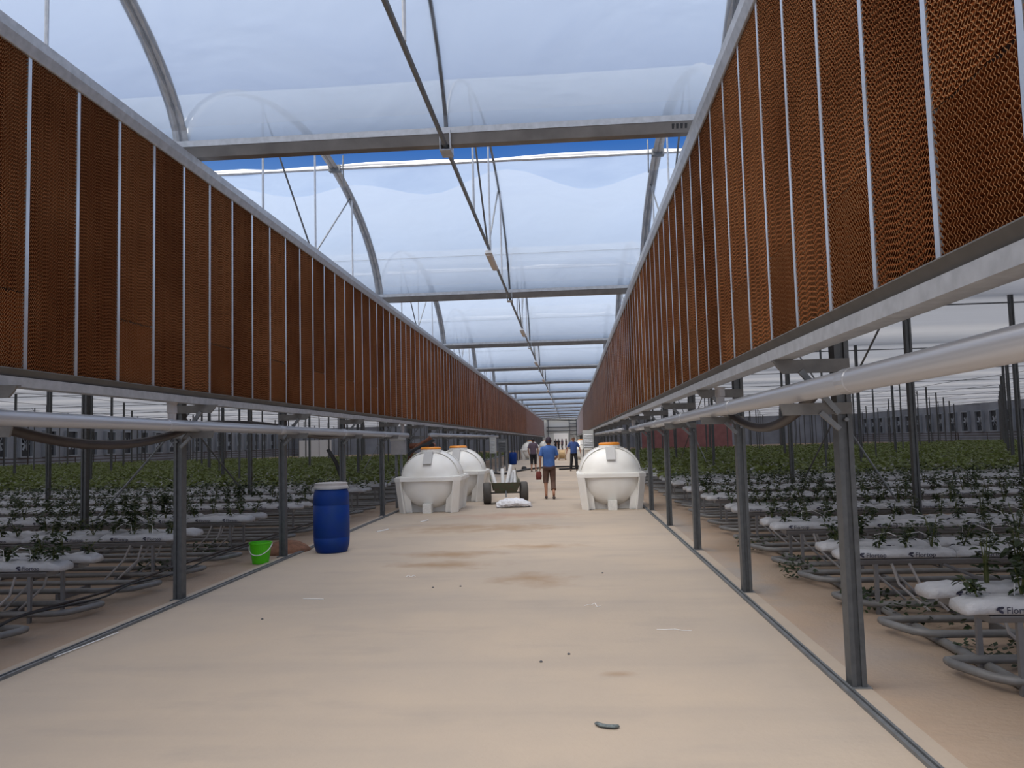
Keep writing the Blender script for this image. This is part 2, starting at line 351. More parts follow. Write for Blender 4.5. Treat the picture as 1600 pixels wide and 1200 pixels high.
for k in range(len(GY)):
    last = k == len(GY) - 1
    if last: break
    nm = ordn(k)
    struct('ceiling_%d' % (2 * k + 1), film_sheet(k, -1.0, 0.11, 60, -46, 46, 0.04, None), M['film'], 'hazy plastic roof film, near slope of the %s roof span' % nm, smooth=True)
    struct('ceiling_%d' % (2 * k + 2), film_sheet(k, 0.27, 1.0, 60, -46, 46, 0.04, None), M['film'], 'hazy plastic roof film, far slope of the %s roof span' % nm, smooth=True)
    def scal(x): return 0.10 + 0.17 * (0.5 - 0.5 * math.cos(2 * PI * (x + 3.9) / 2.9)) + 0.05 * math.sin(x * 1.3)
    fl = film_sheet(k, 0.29, 0.985, 120, -20, 20, 0.03, None, edge=scal, dz=-0.05)
    tag(part('inner_film', fl, M['film2'], smooth=True), 'inner layer of film with a wavy upper edge in the %s roof span' % nm, 'roof film', 'wavy inner film layers')
# gutters
GSEC = [(-0.09, 4.99), (-0.09, 4.925), (-0.06, 4.815), (0.06, 4.815), (0.09, 4.925), (0.09, 4.99), (0.08, 4.99), (0.05, 4.83), (-0.05, 4.83), (-0.08, 4.99)]
for k, gy in enumerate(GY):
    t = thing('roof_gutter', '%s galvanised roof gutter crossing the aisle overhead' % (ordn(k - 1) if k else 'hindmost, out of frame,'), 'gutter', (0, gy, 0))
    part('trough', MB().extr(GSEC, 'x', -46, 46), M['gutter'], t)
    part('upper_lip', MB().box(-46, 46, -0.096, -0.088, 4.928, 4.995), M['galv'], t)
    b = MB()
    b.box(-1.29, -1.28, -0.12, 0.12, 4.74, 4.96); b.box(-1.18, -1.17, -0.12, 0.12, 4.74, 4.96); b.box(-1.29, -1.17, -0.12, 0.12, 4.735, 4.745)
    part('connector_plate', b, M['galv'], t)
    if k == 1:
        b = MB()
        for i in range(4):
            x = 1.19 + 0.045 * i; b.add([(x, -0.084, 4.905), (x + 0.03, -0.084, 4.905), (x + 0.024, -0.071, 4.855), (x + 0.002, -0.071, 4.855)], [(0, 1, 2, 3)])
        for v in range(len(b.v)): b.v[v] = (b.v[v][0], b.v[v][1] - 0.004, b.v[v][2])
        part('slot_mark', b, M['black'], t)
# trusses
TX = [(-4.215, 'left', 0.10), (-1.23, 'middle', 0.045), (1.765, 'right', 0.10)]
for (x, nm, w) in TX:
    mids = {}
    for k in range(len(GY) - 1):
        t = thing('roof_truss', '%s arched roof truss in the %s roof span, steel arch with struts' % (nm, ordn(k)), 'truss', (x, GY[k], 0))
        if not mids:
            P = [(0, y - GY[k], z) for y, z in arch_pts(k, 22)]
            b = MB()
            if w > 0.06:
                for s_ in (-1, 1):
                    b.tube([(s_ * 0.036, p[1], p[2] - 0.03) for p in P], [(0.019, 0.05)] * len(P), 4)
                b.tube([(0, p[1], p[2] - 0.01) for p in P], [(0.04, 0.012)] * len(P), 4)
            else: b.tube([(0, p[1], p[2] - 0.02) for p in P], w / 2, 7)
            mids['arch'] = b.mesh('arch', M['galv'] if w > 0.06 else M['galv_dark'])
            mids['chord'] = MB().tube([(0, 0, 4.80), (0, 9.4, 4.80)], 0.026, 6).mesh('chord', M['galv_dark'])
            q = [2.35, 4.7, 7.05]
            for i, yy in enumerate(q):
                mids['hang%d' % i] = MB().tube([(0.02, yy, 4.80), (0.02, yy, arch_z((yy - 4.7) / 4.7) - 0.02)], 0.017, 6).mesh('hanger', M['galv'])
            for i, yy in enumerate((2.35, 7.05)):
                mids['diag%d' % i] = MB().tube([(-0.02, 4.7, 4.82), (-0.02, yy, arch_z((yy - 4.7) / 4.7) - 0.03)], 0.015, 6).mesh('diagonal_strut', M['galv_dark'])
        for key, me in mids.items():
            if k > 7 and key not in ('arch', 'chord'): continue
            link(me.name.split('.')[0], me, t)
# ridge purlins, vent racks, wires
for k in range(0, 9):
    yv = GY[k] + 4.7 + 4.7 * 0.262
    zz = arch_z(0.262) - 0.03
    t = thing('vent_purlin', 'horizontal ridge pipe below the open vent of the %s roof span' % ordn(k), 'pipe', (0, yv, zz))
    part('pipe', MB().tube([(-20, 0, 0), (20, 0, 0)], 0.028, 7), M['galv'], t)
    b = MB()
    for x in (-4.05, 1.6):
        b.tube([(x, 0, 0.25), (x, -0.02, 0.0), (x, 0.05, -0.35)], 0.014, 6)
    for x in (-4.215, 1.765): b.box(x - 0.10, x + 0.12, -0.06, 0.06, -0.06, 0.06)
    part('vent_clamp', b, M['galv_dark'], t)
    rf = random.Random(k); P = [(x, 0.03 + 0.01 * math.sin(x * 2), 0.045 + 0.02 * math.sin(x * 1.7 + k)) for x in np.arange(-18, 18.1, 0.6)]
    part('gathered_film', MB().tube(P, [(0.018 + 0.022 * rf.random(), 0.02 + 0.045 * rf.random() ** 2) for _ in P], 8), M['white'], t, smooth=True)
    if k == 0: continue
    yw = GY[k] + 4.7 + 4.7 * 0.885
    tag(part('steel_wire', MB().tube([(-12, yw, arch_z(0.885) - 0.06), (-4.2, yw, arch_z(0.885) - 0.03), (1.7, yw, arch_z(0.885) - 0.03), (12, yw, arch_z(0.885) - 0.06)], 0.005, 5), M['galv_dark']),
        'thin steel wire stretched under the film of the %s roof span' % ordn(k), 'wire')
# lamps on the middle chord
for k in range(0, 9):
    t = thing('strip_lamp', 'unlit strip light fixed under the middle chord of the %s roof span' % ordn(k), 'lamp', (-1.23, GY[k] + 5.15, 4.70))
    part('housing', MB().extr([(-0.06, 0.0), (0.06, 0.0), (0.045, 0.05), (-0.045, 0.05)], 'y', -0.62, 0.62), M['white'], t)
    part('diffuser', MB().extr([(-0.052, 0.0), (0.052, 0.0), (0.035, -0.035), (-0.035, -0.035)], 'y', -0.59, 0.59), M['diffuser'], t)
    part('clip', MB().box(-0.03, 0.03, -0.4, -0.37, 0.05, 0.09).box(-0.03, 0.03, 0.37, 0.4, 0.05, 0.09), M['galv_dark'], t)

# ------------------------------------------------------------------ cooling pad walls
def pad_mesh(name, wu, h, ncol, lam, depth, slope, seed, jag=0.0, body='pad'):
    r = random.Random(seed); vs = []; fs = []
    pts = int(h / lam) * 4
    dz = h / pts; ph = r.random() * 6.28; base = 0; du = wu / ncol; run = 2; dirn = 1
    for i in range(ncol):
        if run <= 0: run = r.choice((2, 3, 3, 4, 5)); dirn = -dirn
        run -= 1; ph += dirn * r.uniform(0.7, 1.15)
        u_ = -wu / 2 + (i + 0.5) * du; s_ = slope if i % 2 == 0 else slope * 0.55
        n0 = len(vs)
        for j in range(pts + 1):
            z = j * dz; a = 2 * PI * z / lam + ph
            w = du * 0.40 * (math.sin(a) + 0.18 * math.sin(3 * a)) + r.uniform(-jag, jag)
            zb = min(h, max(0, z + s_ * depth))
            vs.append((0.0, u_ + w, z)); vs.append((0.0, u_ + w + du * 0.16, z)); vs.append((-depth, u_ + w, zb))
        for j in range(pts):
            p = n0 + j * 3
            fs.append((p, p + 1, p + 4, p + 3)); fs.append((p, p + 3, p + 5, p + 2))
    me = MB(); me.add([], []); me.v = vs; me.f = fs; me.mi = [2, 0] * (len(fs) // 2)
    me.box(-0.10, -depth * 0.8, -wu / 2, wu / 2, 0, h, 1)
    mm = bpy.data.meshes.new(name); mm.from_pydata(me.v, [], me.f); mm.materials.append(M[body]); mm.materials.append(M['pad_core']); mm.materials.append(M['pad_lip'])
    mm.polygons.foreach_set('material_index', me.mi); return mm
PW = 0.602; HP = ZT - ZB; ZJ = 2.765
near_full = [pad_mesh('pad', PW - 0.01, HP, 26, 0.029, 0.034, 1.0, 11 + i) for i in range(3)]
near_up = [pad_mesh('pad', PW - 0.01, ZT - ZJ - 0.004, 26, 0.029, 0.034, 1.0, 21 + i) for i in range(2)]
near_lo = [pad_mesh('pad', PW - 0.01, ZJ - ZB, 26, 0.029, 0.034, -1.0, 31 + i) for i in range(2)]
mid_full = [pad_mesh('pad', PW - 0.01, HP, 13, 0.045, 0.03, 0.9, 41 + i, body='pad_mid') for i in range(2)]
def flat_pad(h):
    b = MB(); b.box(-0.10, -0.004, -PW / 2 + 0.005, PW / 2 - 0.005, 0, h); return b.mesh('pad', M['pad_flat'])
far_full = flat_pad(HP)
def pad_wall(s_):
    x = PX[s_]; face = 0 if s_ < 0 else PI
    t = thing('pad_wall', 'long %s wall of brown honeycomb cooling pads between steel rails' % SIDE[s_], 'cooling wall', (x, 0, 0))
    y0 = (5.54 if s_ < 0 else 2.99) % PW - 5 * PW
    n = int((YEND - 0.1 - y0) / PW)
    L = YEND - y0
    strip = MB().box(-0.02, 0.0025, -0.019, 0.019, ZB - 0.01, ZT + 0.01).mesh('cover_strip', M['alu'])
    for i in range(n + 1):
        y = y0 + i * PW
        if i % 1 == 0: link('cover_strip', strip, t, (0, y, 0), (0, 0, face))
        if i == n: break
        yc = y + PW / 2
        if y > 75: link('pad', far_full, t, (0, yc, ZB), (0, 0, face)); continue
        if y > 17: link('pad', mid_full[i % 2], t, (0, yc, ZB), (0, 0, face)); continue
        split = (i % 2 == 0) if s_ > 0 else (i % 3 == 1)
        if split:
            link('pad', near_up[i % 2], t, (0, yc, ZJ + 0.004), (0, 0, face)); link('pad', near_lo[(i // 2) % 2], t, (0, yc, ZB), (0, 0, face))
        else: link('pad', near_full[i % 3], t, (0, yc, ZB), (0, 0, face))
    def sec(pts): return [(-s_ * a, b_) for a, b_ in pts]
    part('top_rail', MB().extr(sec([(-0.12, ZT), (0.012, ZT - 0.004), (0.018, ZT), (0.045, 4.635), (0.05, 4.71), (-0.12, 4.72)]), 'y', y0, YEND), M['galv'], t)
    part('bottom_lip', MB().extr(sec([(-0.12, ZB), (0.05, ZB), (0.052, ZB - 0.006), (0.022, 2.15), (-0.12, 2.15)]), 'y', y0, YEND), M['lip_dark'], t)
    part('bottom_beam', MB().extr(sec([(-0.09, 2.145), (0.04, 2.145), (0.04, 2.075), (-0.09, 2.075)]), 'y', y0, YEND), M['galv'], t)
pad_wall(-1); pad_wall(1)

# ------------------------------------------------------------------ aisle posts with arms
PY = [5.31 + 3.133 * i for i in range(-2, 40)]
def post_section():
    a, b = 0.046, 0.055
    return [(-a, -b), (-0.016, -b), (-0.016, -b + 0.018), (0.016, -b + 0.018), (0.016, -b), (a, -b), (a, b), (0.016, b), (0.016, b - 0.018), (-0.016, b - 0.018), (-0.016, b), (-a, b)]
post_me = MB().extr(post_section(), 'z', -0.02, 4.80).mesh('column', M['post'])
foot_me = MB().box(-0.07, 0.07, -0.08, 0.08, -0.012, 0.008).mesh('base_plate', M['galv_dark'])
def arm_meshes(s_):
    d = -s_  # towards the aisle
    x0, x1 = d * 0.04, d * 0.44
    a = MB(); a.extr([(0, 2.072), (x1, 2.072), (x1 - d * 0.02, 2.03), (x1 - d * 0.06, 1.985), (-x0, 1.985), (-x0, 2.072)], 'y', -0.078, -0.058)
    a.box(*sorted((-x0, x1)), -0.078, -0.03, 2.064, 2.072)
    b = MB(); b.bar((d * 0.045, -0.075, 1.72), (d * 0.27, -0.075, 2.0), 0.035)
    c = MB(); c.extr([(-x0, 1.79), (x1 - d * 0.03, 1.79), (x1 - d * 0.05, 1.715), (-x0, 1.715)], 'y', -0.078, -0.058)
    e = MB(); e.bar((d * 0.045, -0.08, 1.62), (d * 0.16, -0.08, 1.73), 0.03)
    bolt = MB().tube([(0, -0.058, 1.68), (0, -0.09, 1.68)], 0.014, 6)
    return [a.mesh('rail_arm', M['arm']), b.mesh('arm_brace', M['galv_dark']), c.mesh('pipe_arm', M['arm']), e.mesh('arm_brace', M['galv_dark']), bolt.mesh('bolt', M['galv_dark'])]
for s_ in (-1, 1):
    ams = arm_meshes(s_)
    for i, y in enumerate(PY):
        vis = i - (1 if s_ > 0 else 2) - 1
        lab = '%s upright steel post along the %s edge of the aisle' % (ordn(vis) if vis >= 0 else ('hidden rear', 'hidden close', 'hidden side')[i], SIDE[s_])
        t = thing('steel_post', lab, 'post', (POX[s_], y, 0), group='%s aisle posts' % SIDE[s_])
        link('column', post_me, t); link('base_plate', foot_me, t)
        for me in ams[:(5 if y < 45 else 1)]: link(me.name.split('.')[0], me, t)

# ------------------------------------------------------------------ drain pipes along the walls
def drain_pipe(s_, y0, y1, zc0, zc1, r, label, elbows=()):
    x = (-3.98 if s_ < 0 else 1.50)
    t = thing('drain_pipe', label, 'pipe', (x, y0, 0))
    part('tube', MB().tube([(0, 0, zc0), (0, y1 - y0, zc1)], r, 20), M['pipe'], t, smooth=True)
    n = int((y1 - y0) / 3.0)
    for i in range(n):
        yy = (4.35 if s_ > 0 else 7.75) % 3.1 + 3.1 * i - (y0 % 3.1) + 3.1
        if not (0.2 < yy < y1 - y0 - 0.1): continue
        zc = zc0 + (zc1 - zc0) * yy / (y1 - y0)
        part('collar', MB().tube([(0, yy - 0.07, zc), (0, yy - 0.065, zc), (0, yy + 0.065, zc), (0, yy + 0.07, zc)], [r, r + 0.006, r + 0.006, r], 20, cap=False), M['pipe'], t)
    for yy in elbows:
        zc = zc0 + (zc1 - zc0) * (yy - y0) / (y1 - y0)
        part('drain_stub', MB().loft([(0, yy - y0, zc + r * 0.8, 0.04, 0.04), (0, yy - y0, zc + r + 0.06, 0.042, 0.042), (0, yy - y0, zc + r + 0.065, 0.05, 0.05), (0, yy - y0, 2.05, 0.047, 0.047), (0, yy - y0, 2.075, 0.055, 0.055)], 14), M['lid'], t)
drain_pipe(-1, -3, 19.6, 1.885, 1.80, 0.058, 'grey drain pipe hung along the left posts in the foreground', (7.8, 19.0))
drain_pipe(1, -3, 19.4, 1.905, 1.80, 0.064, 'thick grey drain pipe hung along the right posts in the foreground', (8.0, 18.6))
drain_pipe(-1, 22.8, 45, 1.83, 1.86, 0.055, 'grey drain pipe on the left wall behind the two tanks')
drain_pipe(1, 22.5, 45, 1.82, 1.86, 0.058, 'grey drain pipe on the right wall behind the round tank')
def sag_hose(s_, x, ys, r, label):
    pts = []
    for a, b in zip(ys[:-1], ys[1:]):
        for j in range(10):
            q = j / 10; y = a[0] + (b[0] - a[0]) * q
            pts.append((x + 0.03 * math.sin(y), y, a[1] + (b[1] - a[1]) * q - 4 * b[2] * q * (1 - q)))
    pts.append((x, ys[-1][0], ys[-1][1]))
    tag(part('hose', MB().tube(pts, r, 10), M['hose'], smooth=True), label, 'hose')
sag_hose(-1, -4.11, [(2.3, 1.88, 0), (5.31, 1.86, 0.0), (8.45, 1.85, 0.20), (11.58, 1.86, -0.05), (14.71, 1.84, 0.10), (17.84, 1.84, 0.08)], 0.042, 'dark hose sagging between the arms of the left posts')
sag_hose(1, 1.66, [(-1, 1.90, 0), (2.3, 1.90, 0.0), (5.31, 1.89, 0.0), (8.45, 1.82, 0.20), (11.58, 1.85, -0.04), (14.71, 1.84, 0.10), (17.84, 1.84, 0.08)], 0.038, 'dark hose sagging between the arms of the right posts')

# ------------------------------------------------------------------ side houses: screens, columns, braces, far walls
for s_ in (-1, 1):
    x0 = POX[s_] + s_ * 0.12
    b = MB(); nx, ny = 24, 140
    vs = []
    for i in range(nx + 1):
        x = x0 + (XH[s_] - x0) * i / nx
        for j in range(ny + 1):
            y = -5 + 140 * j / ny
            vs.append((x, y, 4.48 - 0.035 * abs(math.sin(y * PI / 9.4)) + 0.012 * math.sin(y * 2.9 + i)))
    b.add(vs, [(i * (ny + 1) + j, (i + 1) * (ny + 1) + j, (i + 1) * (ny + 1) + j + 1, i * (ny + 1) + j + 1) for i in range(nx) for j in range(ny)])
    struct('ceiling_%d' % (41 if s_ < 0 else 42), b, M['screen'], 'grey shade screen drawn flat over the %s growing house' % SIDE[s_], smooth=True)
    # screen support wires
    for i in range(9):
        x = x0 + s_ * (1.2 + 4.8 * i)
        tag(part('screen_wire', MB().tube([(x, y, 4.36 - 0.05 * (1 - abs(math.cos(y * PI / 9.4)))) for y in np.arange(-4, 131, 4.7)], 0.012, 4), M['galv_dark']),
            '%s support wire under the %s shade screen counting from the aisle' % (ordn(i), SIDE[s_]), 'wire', 'screen support wires')
    for i, gy in enumerate(GY):
        b = MB().bar((x0, gy, 4.30), (XH[s_], gy, 4.30), 0.03)
        tag(part('screen_tube', b, M['galv_dark']), '%s cross tube carrying the %s shade screen' % (ordn(i), SIDE[s_]), 'tube', 'screen cross tubes')
    # outer wall with exhaust fans
    struct('wall_left' if s_ < 0 else 'wall_right', MB().box(*sorted((XH[s_], XH[s_] + s_ * 0.1)), -6, 136, 0, 4.9), M['wall'], 'grey plastic outer wall of the %s growing house' % SIDE[s_])
    fb = MB()
    for (a, c, e, f_) in ((-0.8, -0.70, 1.25, 3.6), (0.70, 0.8, 1.25, 3.6), (-0.70, 0.70, 1.25, 1.35), (-0.70, 0.70, 3.5, 3.6)): fb.box(-0.3, 0, a, c, e, f_)
    fm = fb.mesh('frame', M['fan']); dk = MB().box(-0.05, 0, -0.70, 0.70, 1.35, 3.5).mesh('housing', M['louver'])
    bl = MB()
    for q in range(6):
        a = q * PI / 3; c0 = Vector((-0.12, 0, 2.4)); d = Vector((0, math.cos(a), math.sin(a))); e = Vector((0.4, -math.sin(a), math.cos(a))).normalized()
        bl.obox(c0 + d * 0.33, d, e, d.cross(e), 0.26, 0.09, 0.004)
    blm = bl.mesh('fan_blade', M['fan'])
    nf = 0
    for i in range(27):
        y = 46 + 3.133 * i
        t = thing('exhaust_fan', '%s dark exhaust fan in the %s outer wall' % (ordn(i), SIDE[s_]), 'fan', (XH[s_] - s_ * 0.002, y, 0), (0, 0, 0 if s_ > 0 else PI), 'exhaust fans of the %s wall' % SIDE[s_])
        link('frame', fm, t); link('housing', dk, t); link('fan_blade', blm, t)
    # rail fence before the wall
    t = thing('pipe_fence', 'low fence of brown horizontal pipes before the %s outer wall' % SIDE[s_], 'fence', (XH[s_] - s_ * 3.0, 0, 0))
    for z in (0.35, 0.62, 0.9, 1.18): part('rail', MB().box(-0.04, 0.04, 30, 130, z - 0.035, z + 0.035), M['rail'], t)
    for i in range(17): part('post', MB().box(-0.03, 0.03, 30 + 6.2 * i, 30.06 + 6.2 * i, 0, 1.22), M['rail'], t)
    # columns
    me = MB().extr([(-0.04, -0.045), (-0.012, -0.045), (-0.012, -0.03), (0.012, -0.03), (0.012, -0.045), (0.04, -0.045), (0.04, 0.045), (-0.04, 0.045)], 'z', -0.02, 4.81).mesh('house_column', M['post'])
    thin = MB().box(-0.022, 0.022, -0.022, 0.022, -0.02, 4.0).add([], []).bar((0, 0, 3.8), (-0.18, 0, 4.02), 0.02).mesh('screen_prop', M['post'])
    nc = 0
    for j in range(9):
        X = POX[s_] + s_ * (3.05 + 4.8 * j)
        for k in range(0, len(GY)):
            y = GY[k] if k else 11.6
            if j and not k: continue
            if abs(X) / y > 0.95: continue
            o = link('house_column', me, None, (X, y, 0))
            tag(o, 'steel column in the %s column line %s of the aisle, %s' % (ordn(j), SIDE[s_], 'at the extra bay' if not k else 'under the %s gutter' % ordn(k - 1)), 'column', '%s house columns' % SIDE[s_])
            if j < 6 and 1 < k < 9 and (j + k) % 2 == 0:
                o = link('screen_prop', thin, None, (X + s_ * 2.1, y + 4.4, 0))
                tag(o, 'thin screen prop beyond the %s column line %s of the aisle, past the %s gutter' % (ordn(j), SIDE[s_], ordn(k - 1)), 'prop', '%s screen props' % SIDE[s_])
    X = POX[s_] + s_ * 3.05
    for i, (a, b2) in enumerate(((11.6, 17.85), (27.25, 36.65))):
        t = thing('cross_brace', '%s crossed steel braces between columns of the %s house' % (('near', 'far')[i], SIDE[s_]), 'brace', (X, a, 0))
        for (z0, z1, dx) in ((3.9, 0.3, 0.085), (0.3, 3.9, -0.085)): part('brace_rod', MB().tube([(dx, 0, z0), (dx, b2 - a, z1)], 0.018, 6), M['galv_dark'], t)
for i, (xa, xb) in enumerate(((-46, -4.3), (1.85, 46))):
    struct('wall_back' if i == 0 else 'wall_far', MB().box(xa, xb, 131, 131.1, 0, 4.9), M['wall'], 'pale end wall of the %s growing house' % ('left', 'right')[i])

# ------------------------------------------------------------------ growing rows
txt = bpy.data.curves.new('t', 'FONT'); txt.body = 'Flortop'; txt.size = 0.058; txt.extrude = 0.0006; txt.resolution_u = 3
to = bpy.data.objects.new('t', txt); col.objects.link(to); C.view_layer.update()
tm0 = bpy.data.meshes.new_from_object(to.evaluated_get(C.evaluated_depsgraph_get())); bpy.data.objects.remove(to)
tv = [tuple(v.co) for v in tm0.vertices]; tf = [tuple(p.vertices) for p in tm0.polygons]
b = MB(); b.add(tv, tf)
# small two-leaf emblem before the word
for (cx, cz, a) in ((-0.045, 0.030, 0.7), (-0.030, 0.012, -0.6), (-0.028, 0.034, 0.2)):
    pts = []
    for q in range(10):
        th = 2 * PI * q / 10; x = 0.017 * math.cos(th); z = 0.0085 * math.sin(th)
        pts.append((cx + x * math.cos(a) - z * math.sin(a), cz + x * math.sin(a) + z * math.cos(a), 0.0006))
    b.add(pts, [tuple(range(10))])
b.v = [(x, -zz - 0.0, y) for (x, y, zz) in b.v]
logo_me = b.mesh('printed_logo', M['print'])
def bag_mesh(seed, L=1.0, ends=True):
    r = random.Random(seed); n = 15; rings = []; m_ = 16; vs = []
    for i in range(n + 1):
        q = i / n; x = L * q
        e = min(q, 1 - q) * n / 2.0; e = (0.70, 0.97, 1, 1)[min(3, int(round(e * 2)))] if ends else 1
        w = 0.125 * (0.75 + 0.25 * e) * (1 + r.uniform(-.05, .05)); h = 0.088 * e * (1 + r.uniform(-.08, .10))
        for j in range(m_):
            a = 2 * PI * j / m_; c, s2 = math.cos(a), math.sin(a)
            y = w * math.copysign(abs(c) ** 0.45, c) * (1.0 if s2 < 0.3 else 0.9) + r.uniform(-.007, .007); z = h / 2 + h / 2 * math.copysign(abs(s2) ** 0.5, s2) + (r.uniform(-.009, .010) if s2 > 0 else 0)
            vs.append((x, y, max(0.0, z)))
    fs = [(i * m_ + j, i * m_ + (j + 1) % m_, (i + 1) * m_ + (j + 1) % m_, (i + 1) * m_ + j) for i in range(n) for j in range(m_)]
    fs += [tuple(reversed(range(m_))), tuple(n * m_ + j for j in range(m_))]
    return MB().add(vs, fs).mesh('grow_bag', M['bag'], True)
bag_me = [bag_mesh(i) for i in range(5)]
def leaf_quads(mb, c, d, upn, L, w):
    d = d.normalized(); sd_ = d.cross(upn).normalized(); nrm = sd_.cross(d)
    p = [c, c + d * L * 0.35 + sd_ * w + nrm * 0.1 * L, c + d * L * 0.75 + sd_ * w * 0.7, c + d * L - nrm * 0.15 * L, c + d * L * 0.75 - sd_ * w * 0.7, c + d * L * 0.35 - sd_ * w + nrm * 0.1 * L, c + d * L * 0.5 - nrm * 0.03 * L]
    mb.add(p, [(0, 1, 6), (1, 2, 6), (2, 3, 6), (3, 4, 6), (4, 5, 6), (5, 0, 6)])
def plant_meshes(seed, H, R, nst, nl, lf):
    r = random.Random(seed); st = MB(); lv = MB()
    for s_ in range(nst):
        a = r.uniform(0, 6.28); tip = Vector((math.cos(a) * R * r.uniform(.2, .9), math.sin(a) * R * r.uniform(.2, .9), H * r.uniform(.6, 1)))
        P = [Vector((r.uniform(-.01, .01), r.uniform(-.01, .01), -0.01)), tip * 0.4 + Vector((0, 0, H * .12)), tip]
        st.tube(P, [0.005, 0.004, 0.002], 4, cap=False)
        for l in range(nl // nst):
            q = r.uniform(.15, 1.02); c = P[0].lerp(P[1], q * 2) if q < .5 else P[1].lerp(P[2], q * 2 - 1)
            th = r.uniform(0, 6.28); d = Vector((math.cos(th), math.sin(th), r.uniform(-.5, .6)))
            leaf_quads(lv, c + d * 0.02, d, Vector((r.uniform(-.3, .3), r.uniform(-.3, .3), 1)), lf * r.uniform(.7, 1.25), lf * 0.36)
    return st.mesh('stem', M['stem']), lv.mesh('leaves', M['leaf'])
small = [plant_meshes(100 + i, 0.17 + 0.05 * (i % 4), 0.11 + 0.02 * (i % 3), 4, 40, 0.060) for i in range(6)]
big = [plant_meshes(200 + i, 0.42, 0.17, 6, 90, 0.07) for i in range(2)]
ROWY = [5.2 + 2.27 * n + d for n in range(-2, 26) for d in (0.0, 0.5)]
RZ = 0.47
def far_plants(items, name, mt, label, lf=0.085, nlv=14, bush=False):
    vs = []; fs = []
    n = len(items); P = np.array(items)      # x,y,z,h,r
    lv = nlv
    base = np.repeat(P, lv, axis=0); m_ = len(base)
    th = rng.uniform(0, 2 * PI, m_); rr = base[:, 4] * np.sqrt(rng.uniform(0, 1, m_)); hh = base[:, 3] * rng.uniform(.08, 1, m_)
    c = np.stack([base[:, 0] + rr * np.cos(th), base[:, 1] + rr * np.sin(th), base[:, 2] + hh], 1)
    a = rng.uniform(0, 2 * PI, m_); el_ = rng.uniform(-.6, .9, m_)
    d = np.stack([np.cos(a) * np.cos(el_), np.sin(a) * np.cos(el_), np.sin(el_)], 1); sde = np.stack([-np.sin(a), np.cos(a), rng.uniform(-.5, .5, m_)], 1)
    L = (lf * rng.uniform(.7, 1.3, m_))[:, None]
    V = np.stack([c - d * L / 2, c + sde * L * .4, c + d * L / 2, c - sde * L * .4], 1).reshape(-1, 3)
    me = bpy.data.meshes.new(name); me.vertices.add(len(V)); me.vertices.foreach_set('co', V.ravel())
    me.loops.add(m_ * 4); me.loops.foreach_set('vertex_index', np.arange(m_ * 4, dtype=np.int32))
    me.polygons.add(m_); me.polygons.foreach_set('loop_start', np.arange(0, m_ * 4, 4, dtype=np.int32)); me.polygons.foreach_set('loop_total', np.full(m_, 4, dtype=np.int32))
    me.update(); me.validate(); me.materials.append(mt)
    return tag(link(name, me), label, 'plant', kind='stuff')
def far_bags(items, name, label):
    b = MB()
    for (x0, x1, y) in items:
        xs = np.arange(x0, x1 + .01, 0.5)
        ring = [(-0.115, 0.0), (-0.11, 0.06), (-0.06, 0.10), (0.06, 0.10), (0.11, 0.06), (0.115, 0.0)]
        n0 = []
        vs = []; fs = []
        for i, x in enumerate(xs):
            k_ = 0.8 if i % 2 == 0 else 1.05
            for (yy, zz) in ring: vs.append((x, y + yy * (k_ * .5 + .5), RZ + 0.005 + zz * k_))
        for i in range(len(xs) - 1):
            for j in range(5): fs.append((i * 6 + j, i * 6 + j + 1, (i + 1) * 6 + j + 1, (i + 1) * 6 + j))
        b.add(vs, fs)
    return tag(part(name, b, M['bag'], smooth=True), label, 'grow bag', kind='stuff')
XV = {1: 0.56, -1: 0.76}
leg_me = MB().box(-0.016, 0.016, -0.016, 0.016, -0.02, RZ - 0.04).mesh('leg', M['rack'])
cand = []
for s_ in (-1, 1):
    xs0 = 2.36 if s_ > 0 else -4.85
    for ri, y in enumerate(ROWY):
        xmax = min(41, XV[s_] * (y + 1.5) + 2.5)
        n = int(xmax - abs(xs0))
        pair = ri // 2
        if y < 3.5 or n < 1: continue
        for i in range(n + 1):
            cand.append((math.hypot(xs0 + s_ * i, y), s_, ri, i, xs0 + s_ * i, y, i == n or abs(xs0) + i > XV[s_] * y + 1))
vis_r = {}
def rowlab(s_, ri):
    key = (s_, ri)
    if key not in vis_r: vis_r[key] = len([1 for k in vis_r if k[0] == s_])
    return ordn(vis_r[key])
rackn = {}
for s_ in (-1, 1):
    xs0 = 2.36 if s_ > 0 else -4.85
    for ri, y in enumerate(ROWY):
        xmax = min(41, XV[s_] * (y + 1.5) + 2.5)
        if y < 3.5 or xmax - abs(xs0) < 1: continue
        t = thing('bag_rack', 'low steel rack under the %s bag row on the %s side' % (rowlab(s_, ri), SIDE[s_]), 'rack', (xs0, y, 0), group='bag racks of the %s house' % SIDE[s_])
        L = xmax - abs(xs0)
        part('support_rail', MB().extr([(-0.10, RZ), (0.10, RZ), (0.10, RZ - 0.012), (0.085, RZ - 0.045), (-0.085, RZ - 0.045), (-0.10, RZ - 0.012)], 'x', s_ * 0.14, s_ * L), M['rack'], t)
        if y < 22:
            q = 0.32
            while q < L:
                link('leg', leg_me, t, (s_ * q, -0.07, 0)); q += 1.55
            if y < 14: part('diagonal_leg', MB().bar((s_ * 0.9, -0.07, RZ - 0.05), (s_ * 1.85, -0.07, 0.02), 0.016), M['rack'], t)
            if y < 14: part('drip_hose', MB().tube([(s_ * 0.45, -0.09, RZ - 0.04), (s_ * 0.50, -0.1, 0.25), (s_ * 0.72, -0.16, 0.03)], 0.012, 6).tube([(s_ * 0.6, -0.09, RZ - 0.04), (s_ * 0.68, -0.1, 0.25), (s_ * 0.88, -0.16, 0.03)], 0.012, 6), M['lid'], t)
cand.sort()
ind = [c for c in cand if c[5] < 21][:290]
